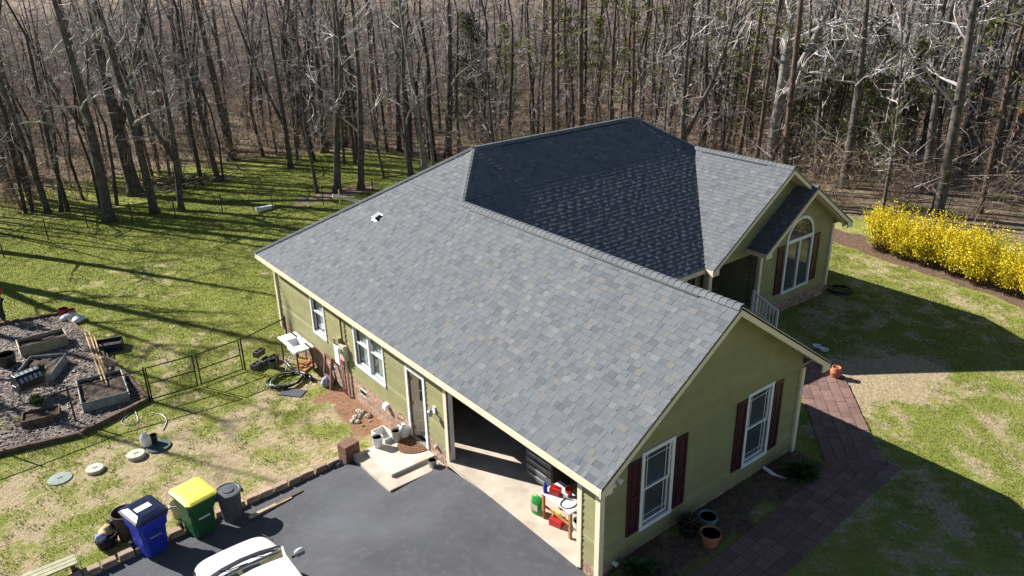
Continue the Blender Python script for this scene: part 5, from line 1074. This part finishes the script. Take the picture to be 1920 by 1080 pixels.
def cedar(seed, Ht, loose=1):
    rs = random.Random(seed); tr, cr = MB(), MB(); tr.tube([(0, 0, 0), (.05, 0, Ht*.5), (0, .05, Ht)], [.12, .08, .01], 7)
    for i in range(75):
        f = rs.uniform(.12, 1); z = Ht*f; a = rs.uniform(0, 6.28); ln_ = (1.02-f)**.8*Ht*.26*rs.uniform(.6, 1.2)+.15; e = Vector((math.cos(a)*ln_, math.sin(a)*ln_, z+ln_*.2)); tr.tube([(0, 0, z), e], [.02, .005], 3, cap=False)
        for j in range(26):
            p = Vector((0, 0, z)).lerp(e, rs.uniform(.25, 1.05))+Vector((rs.gauss(0, .16), rs.gauss(0, .16), rs.gauss(0, .12))); n_ = Vector((rs.gauss(0, 1), rs.gauss(0, 1), rs.gauss(0, 1))).normalized(); u = n_.orthogonal().normalized()*rs.uniform(.05, .13); w_ = n_.cross(u)*.6; cr.add([p-u, p+w_, p+u, p-w_], [(0, 1, 2, 3)])
    return tr, cr
def proto(trcr, bark, leaf):
    a = trcr[0].mesh('trunk', True, False); a.materials.append(MAT[bark]); b = trcr[1].mesh('crown', False, False); b.materials.append(MAT[leaf]); return a, b
HW = [proto(bare_tree(100+i, 1.0*h_, r_, s_, n_, sp_, wob=w_, fork=fk), 'bark', 'twig') for i, (h_, r_, s_, n_, sp_, w_, fk) in enumerate(((14, .26, .3, 12, .28, .3, False), (13.5, .2, .22, 12, .27, .4, False), (14.5, .32, .35, 12, .28, .3, True), (12.5, .15, .2, 11, .24, .5, False), (13, .18, .25, 11, .25, .35, True), (10, .10, .18, 11, .22, .4, False)))]
PN = [proto(pine(200+i, h_, r_, c_), 'bark_pine', 'needles_yellowish') for i, (h_, r_, c_) in enumerate(((16, .17, .62), (15, .14, .36), (17, .2, .6), (13, .11, .3)))]
CD = [proto(cedar(300, 9), 'bark_pine', 'needles'), proto(cedar(301, 7), 'bark_pine', 'needles'), proto(cedar(302, 8), 'bark_pine', 'needles_yellowish')]
PALE = [proto(bare_tree(400, 16, .27, .18, 20, .36, droop=.9, fork=True, twn=9, wob=.4), 'bark_pale', 'twig_pale'), proto(bare_tree(401, 14, .17, .5, 9, .22, wob=.5), 'bark_pale', 'twig_pale')]
RED = proto(pine(410, 13, .22), 'bark_red', 'needles_yellowish')
count = {}
def put(pr, name, label, cat, loc, rz, s, group=None, lean=None):
    e = thing(name, label, cat, loc, rz, group); e.scale = (s, s, s)
    if lean: e.rotation_euler.x, e.rotation_euler.y = lean
    for nm, me_ in (('trunk', pr[0]), ('crown', pr[1])): o = bpy.data.objects.new(nm, me_); COL.objects.link(o); o.parent = e
    return e
placed = []
def free(x, y, d): return all((x-a)**2+(y-b)**2 > d*d for a, b in placed)
KIND = ['thick straight', 'tall slim', 'massive forked', 'slender crooked', 'forked', 'thin young']
near = [((205, 415), 0, 1.15), ((290, 400), 1, 1.2), ((255, 365), 2, 1.25), ((340, 395), 4, 1.0), ((60, 372), 1, 1.15), ((20, 378), 0, 1.0), ((90, 400), 3, 1.15), ((115, 396), 5, 1.1), ((325, 300), 1, 1.0), ((410, 340), 3, 1.1), ((435, 300), 0, 1.15), ((633, 360), 4, 1.2), ((595, 362), 5, 1.1), ((677, 355), 1, 1.0), ((770, 330), 1, .95), ((840, 295), 0, 1.05), ((720, 335), 5, .8), ((545, 315), 4, .95), ((1580, 352), 0, 1.05), ((1700, 300), 1, 1.1), ((1735, 362), 0, .95), ((1755, 405), 0, 1.15), ((1868, 310), 1, 1.1), ((1530, 335), 3, 1.1)]
for k, (px, v_, s_) in enumerate(near):
    p = G(*px); placed.append((p.x, p.y)); put(HW[v_], 'bare_tree', KIND[v_]+' bare tree standing right at the lawn edge', 'tree', p, k*1.7, s_, KIND[v_]+' bare trees along the lawn edge', lean=(random.uniform(-.03, .03), random.uniform(-.03, .03)))
for k, (x, y, v_, s_) in enumerate(((-10.2, 36.5, 2, 1.2), (-8.4, 39.5, 0, 1.15), (-11.5, 31.5, 1, 1.1), (-13, 27, 4, 1.1))):
    placed.append((x, y)); put(HW[v_], 'bare_tree', KIND[v_]+' bare tree standing right at the lawn edge', 'tree', (x, y, H(x, y)), k, s_, KIND[v_]+' bare trees along the lawn edge')
for px, pr_, lab, s_, ln_ in (((1440, 318), PALE[0], 'pale grey tree with drooping whitish branches behind the right gable', 1.25, (0, 0)), ((1650, 300), PALE[0], 'second pale tree with drooping whitish branches deeper in beyond the hedge', 1.0, (0, 0)), ((797, 325), PALE[1], 'slender pale trunk leaning beside the roof edge', 1.0, (.0, -.04)), ((813, 312), PALE[1], 'thin pale straight sapling beside the leaning pale trunk', .6, (0, 0)), ((1893, 312), RED, 'reddish brown leaning trunk at the wood edge beyond the hedge', 1.0, (.1, .22))):
    p = G(*px); placed.append((p.x, p.y)); put(pr_, 'tree', lab, 'tree', p, .6, s_, lean=ln_)
for k, (px, pr_, s_) in enumerate((((880, 262), 0, 1.05), ((560, 262), 1, 1.0), ((1290, 225), 0, 1.1), ((1180, 205), 2, 1.1), ((1640, 290), 2, .9), ((1560, 262), 2, 1.1), ((1350, 215), 0, 1.2), ((1700, 215), 2, 1.2), ((950, 220), 2, 1.0), ((1060, 215), 0, 1.0), ((20, 270), 1, 1.1), ((760, 215), 0, 1.1), ((1660, 345), 2, .55), ((1610, 318), 0, 1.0), ((1690, 318), 2, .95), ((1500, 300), 2, 1.0), ((1810, 292), 0, 1.0), ((1235, 228), 2, 1.15), ((1120, 212), 2, 1.0), ((905, 240), 1, 1.1), ((660, 262), 1, .9), ((1530, 322), 2, 1.0), ((1600, 338), 2, .7), ((1475, 312), 0, .8), ((1400, 285), 2, 1.0), ((890, 262), 0, 1.0))):
    p = G(*px); placed.append((p.x, p.y)); lab = ('tall dark green', 'short dark green', 'yellowish green')[pr_]; put(CD[pr_], 'evergreen_tree', lab+' evergreen growing among the bare trees', 'tree', p, k, s_, lab+' evergreens in the woods')
# the woods: individuals first, nearest the camera, then one far mass
cands = []
for k in range(9000):
    ang = YAW+random.uniform(-.66, .66); dd = random.uniform(30, 190)**1.0; dd = 30+160*random.random()**.8; x, y = CAM[0]+math.sin(ang)*dd, CAM[1]+math.cos(ang)*dd
    if edge_dist(x, y) > 1.0: cands.append((math.hypot(x-CAM[0], y-CAM[1]), x, y, ang-YAW))
cands.sort(); far = []; nind = 0
for d_, x, y, an in cands:
    sp_ = (6.2 if an < .02 else 4.2)*random.choice((.55, 1, 1, 1.3))
    if len(placed) < 330 and free(x, y, sp_) and nind < 250:
        placed.append((x, y)); nind += 1; isp = random.random() < (.06 if an < .05 else .48)
        if isp:
            v_ = random.randrange(4); lab = ('medium pine with clear straight trunk', 'slim pine with green needles low on its trunk', 'stout pine with clear straight trunk', 'thin young pine with green needles low on its trunk')[v_]
            put(PN[v_], 'pine_tree', lab+' in the woods', 'tree', (x, y, H(x, y)), random.uniform(0, 6), random.uniform(.8, 1.2), lab.split(' with')[0]+'s in the woods', lean=(random.gauss(0, .02), random.gauss(0, .02)))
        else:
            v_ = random.choices(range(6), (2, 3, 1, 4, 3, 4))[0]; put(HW[v_], 'bare_tree', KIND[v_]+' bare tree standing inside the woods behind the lawn edge', 'tree', (x, y, H(x, y)), random.uniform(0, 6), random.uniform(.5, 1.1), KIND[v_]+' bare trees inside the woods', lean=(random.gauss(0, .04), random.gauss(0, .04)))
    elif d_ > 50 and len(far) < 230 and random.random() < .4: far.append((x, y, an))
def lowtree(seed, pn):
    rs = random.Random(seed); t_, c_ = [], []; m_ = MB(); Ht = rs.uniform(13, 18); R0 = rs.uniform(.05, .13); m_.tube([(0, 0, 0)]+[(rs.gauss(0, .12+.1*k), rs.gauss(0, .12+.1*k), Ht*k/5) for k in range(1, 6)], [R0*1.15, R0, R0*.85, R0*.6, R0*.4, .02], 6, cap=False, r=rs.uniform(.02, .35)); 
    for i in range(26 if not pn else 8):
        z = Ht*rs.uniform(.12, 1); a = rs.uniform(0, 6.28); ln_ = rs.uniform(.8, 3.2); e = Vector((math.cos(a)*ln_, math.sin(a)*ln_, z+rs.uniform(.1, 1.6))); b = Vector((0, 0, z)); m_.add([b-Vector((0, 0, .03)), b+Vector((0, 0, .03)), e], [(0, 1, 2)], .5)
        for j in range(7): p = b.lerp(e, rs.uniform(.3, 1)); q = p+Vector((rs.gauss(0, .5), rs.gauss(0, .5), rs.gauss(.2, .5))); s_ = Vector((rs.gauss(0, .012), rs.gauss(0, .012), .012)); m_.add([p-s_, p+s_, q], [(0, 1, 2)], .9)
    return m_
def stuff(name, label, cat, protos, spots, mt, smin, smax):
    V, F_, R_ = [], [], []; off = 0; arr = [(np.array(m_.v), m_) for m_ in protos]
    lens, idxs = [], []
    for (x, y, *_r) in spots:
        vv, m_ = random.choice(arr); a = random.uniform(0, 6.28); s_ = random.uniform(smin, smax); c, s = math.cos(a), math.sin(a); w = vv*s_; V.append(np.stack([w[:, 0]*c-w[:, 1]*s+x, w[:, 0]*s+w[:, 1]*c+y, w[:, 2]+H(x, y)-.03], -1))
        for f in m_.f: idxs.extend(i+off for i in f); lens.append(len(f))
        R_ += m_.r; off += len(vv)
    V = np.concatenate(V); me_ = bpy.data.meshes.new(name); me_.vertices.add(len(V)); me_.vertices.foreach_set('co', V.ravel()); me_.loops.add(len(idxs)); me_.loops.foreach_set('vertex_index', np.array(idxs)); me_.polygons.add(len(lens)); st_ = np.concatenate([[0], np.cumsum(lens)[:-1]]); me_.polygons.foreach_set('loop_start', st_); me_.update(calc_edges=True)
    at_ = me_.attributes.new('rnd', 'FLOAT', 'FACE'); at_.data.foreach_set('value', np.array(R_, 'f')); me_.materials.append(MAT[mt]); o = bpy.data.objects.new(name, me_); COL.objects.link(o); return tag(o, label, cat, kind='stuff')
ramp_mat('woodmix', [(0, (.045, .037, .033)), (.3, (.085, .066, .056)), (.5, (.27, .215, .19)), (1, (.52, .44, .42))], bump=0, bscale=3)
stuff('far_woods', 'distant mass of bare trunks and twigs deep in the woods', 'woods', [lowtree(500+i, i % 2) for i in range(8)], far, 'woodmix', .7, 1.1)
def bush(seed, n_, Ht, leafy):
    rs = random.Random(seed); m_ = MB()
    for i in range(n_):
        a = rs.uniform(0, 6.28); b = Vector((rs.gauss(0, .25), rs.gauss(0, .25), 0)); d_ = Vector((math.cos(a)*rs.uniform(.1, .8), math.sin(a)*rs.uniform(.1, .8), 1)).normalized(); ln_ = Ht*rs.uniform(.5, 1.1); e = b+d_*ln_; s_ = d_.orthogonal().normalized()*.012; m_.add([b-s_, b+s_, e], [(0, 1, 2)], rs.random()*.5)
        for j in range(6):
            p = b.lerp(e, rs.uniform(.3, 1)); q = p+Vector((rs.gauss(0, .35), rs.gauss(0, .35), rs.gauss(.15, .3)))*Ht*.4; s2 = Vector((rs.gauss(0, .008), rs.gauss(0, .008), .008)); m_.add([p-s2, p+s2, q], [(0, 1, 2)], .3+rs.random()*.7)
            if leafy:
                for _ in range(2): c = p.lerp(q, rs.uniform(.2, 1)); u = Vector((rs.gauss(0, 1), rs.gauss(0, 1), rs.gauss(0, .6))).normalized()*rs.uniform(.03, .07); w_ = u.orthogonal().normalized()*u.length*.5; m_.add([c-u, c+w_, c+u, c-w_], [(0, 1, 2, 3)], rs.random())
    return m_
spots = [(x, y) for d_, x, y, an in random.sample(cands, min(len(cands), 3600)) if edge_dist(x, y) > 3]
stuff('undergrowth', 'brown twiggy undergrowth filling the woods', 'undergrowth', [bush(600+i, 12, 2.6, i % 2 == 0) for i in range(6)], spots, 'brush', .5, 1.5)
sap = [(x, y) for d_, x, y, an in random.sample(cands, min(len(cands), 2600)) if edge_dist(x, y) > 2.5 and d_ < 130]
stuff('sapling_thicket', 'thicket of thin bare saplings among the taller trees', 'saplings', [bush(700+i, 10, 5.5, i == 0) for i in range(5)], sap[:1300], 'woodmix', .5, 1.25)
farb = []
while len(farb) < 3200:
    ang = YAW+random.uniform(-.66, .66); dd = random.uniform(65, 230); x, y = CAM[0]+math.sin(ang)*dd, CAM[1]+math.cos(ang)*dd
    if edge_dist(x, y) > 4: farb.append((x, y))
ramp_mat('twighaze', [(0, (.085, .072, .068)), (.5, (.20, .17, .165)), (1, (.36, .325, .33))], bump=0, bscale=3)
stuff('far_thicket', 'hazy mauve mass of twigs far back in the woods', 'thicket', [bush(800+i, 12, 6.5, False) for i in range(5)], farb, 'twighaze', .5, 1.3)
# brush piles in front of the wood edge
for k, (pa, n_) in enumerate((((380, 345), 40), ((300, 350), 26))):
    t = MB(); c = G(*pa)
    for j in range(n_*3): a = random.uniform(-.5, .5)+(.3 if k else 0); x, y = random.gauss(0, 1.3), random.gauss(0, .5); ln_ = random.uniform(.5, 1.6); z = random.uniform(.05, .7)*math.exp(-(x/1.6)**2); t.tube([(x-ln_/2*math.cos(a), y-ln_/2*math.sin(a), max(.02, z-random.uniform(0, .25))), (x+ln_/2*math.cos(a), y+ln_/2*math.sin(a), z+random.uniform(-.05, .2))], [.025, .012], 3, cap=False)
    tag(t.build('brush_pile', 'bark', loc=c, rz=-.3, fix=False), ['wide pile of dead branches under the bare trees', 'smaller heap of dead sticks beside the wide brush pile'][k], 'brush pile')
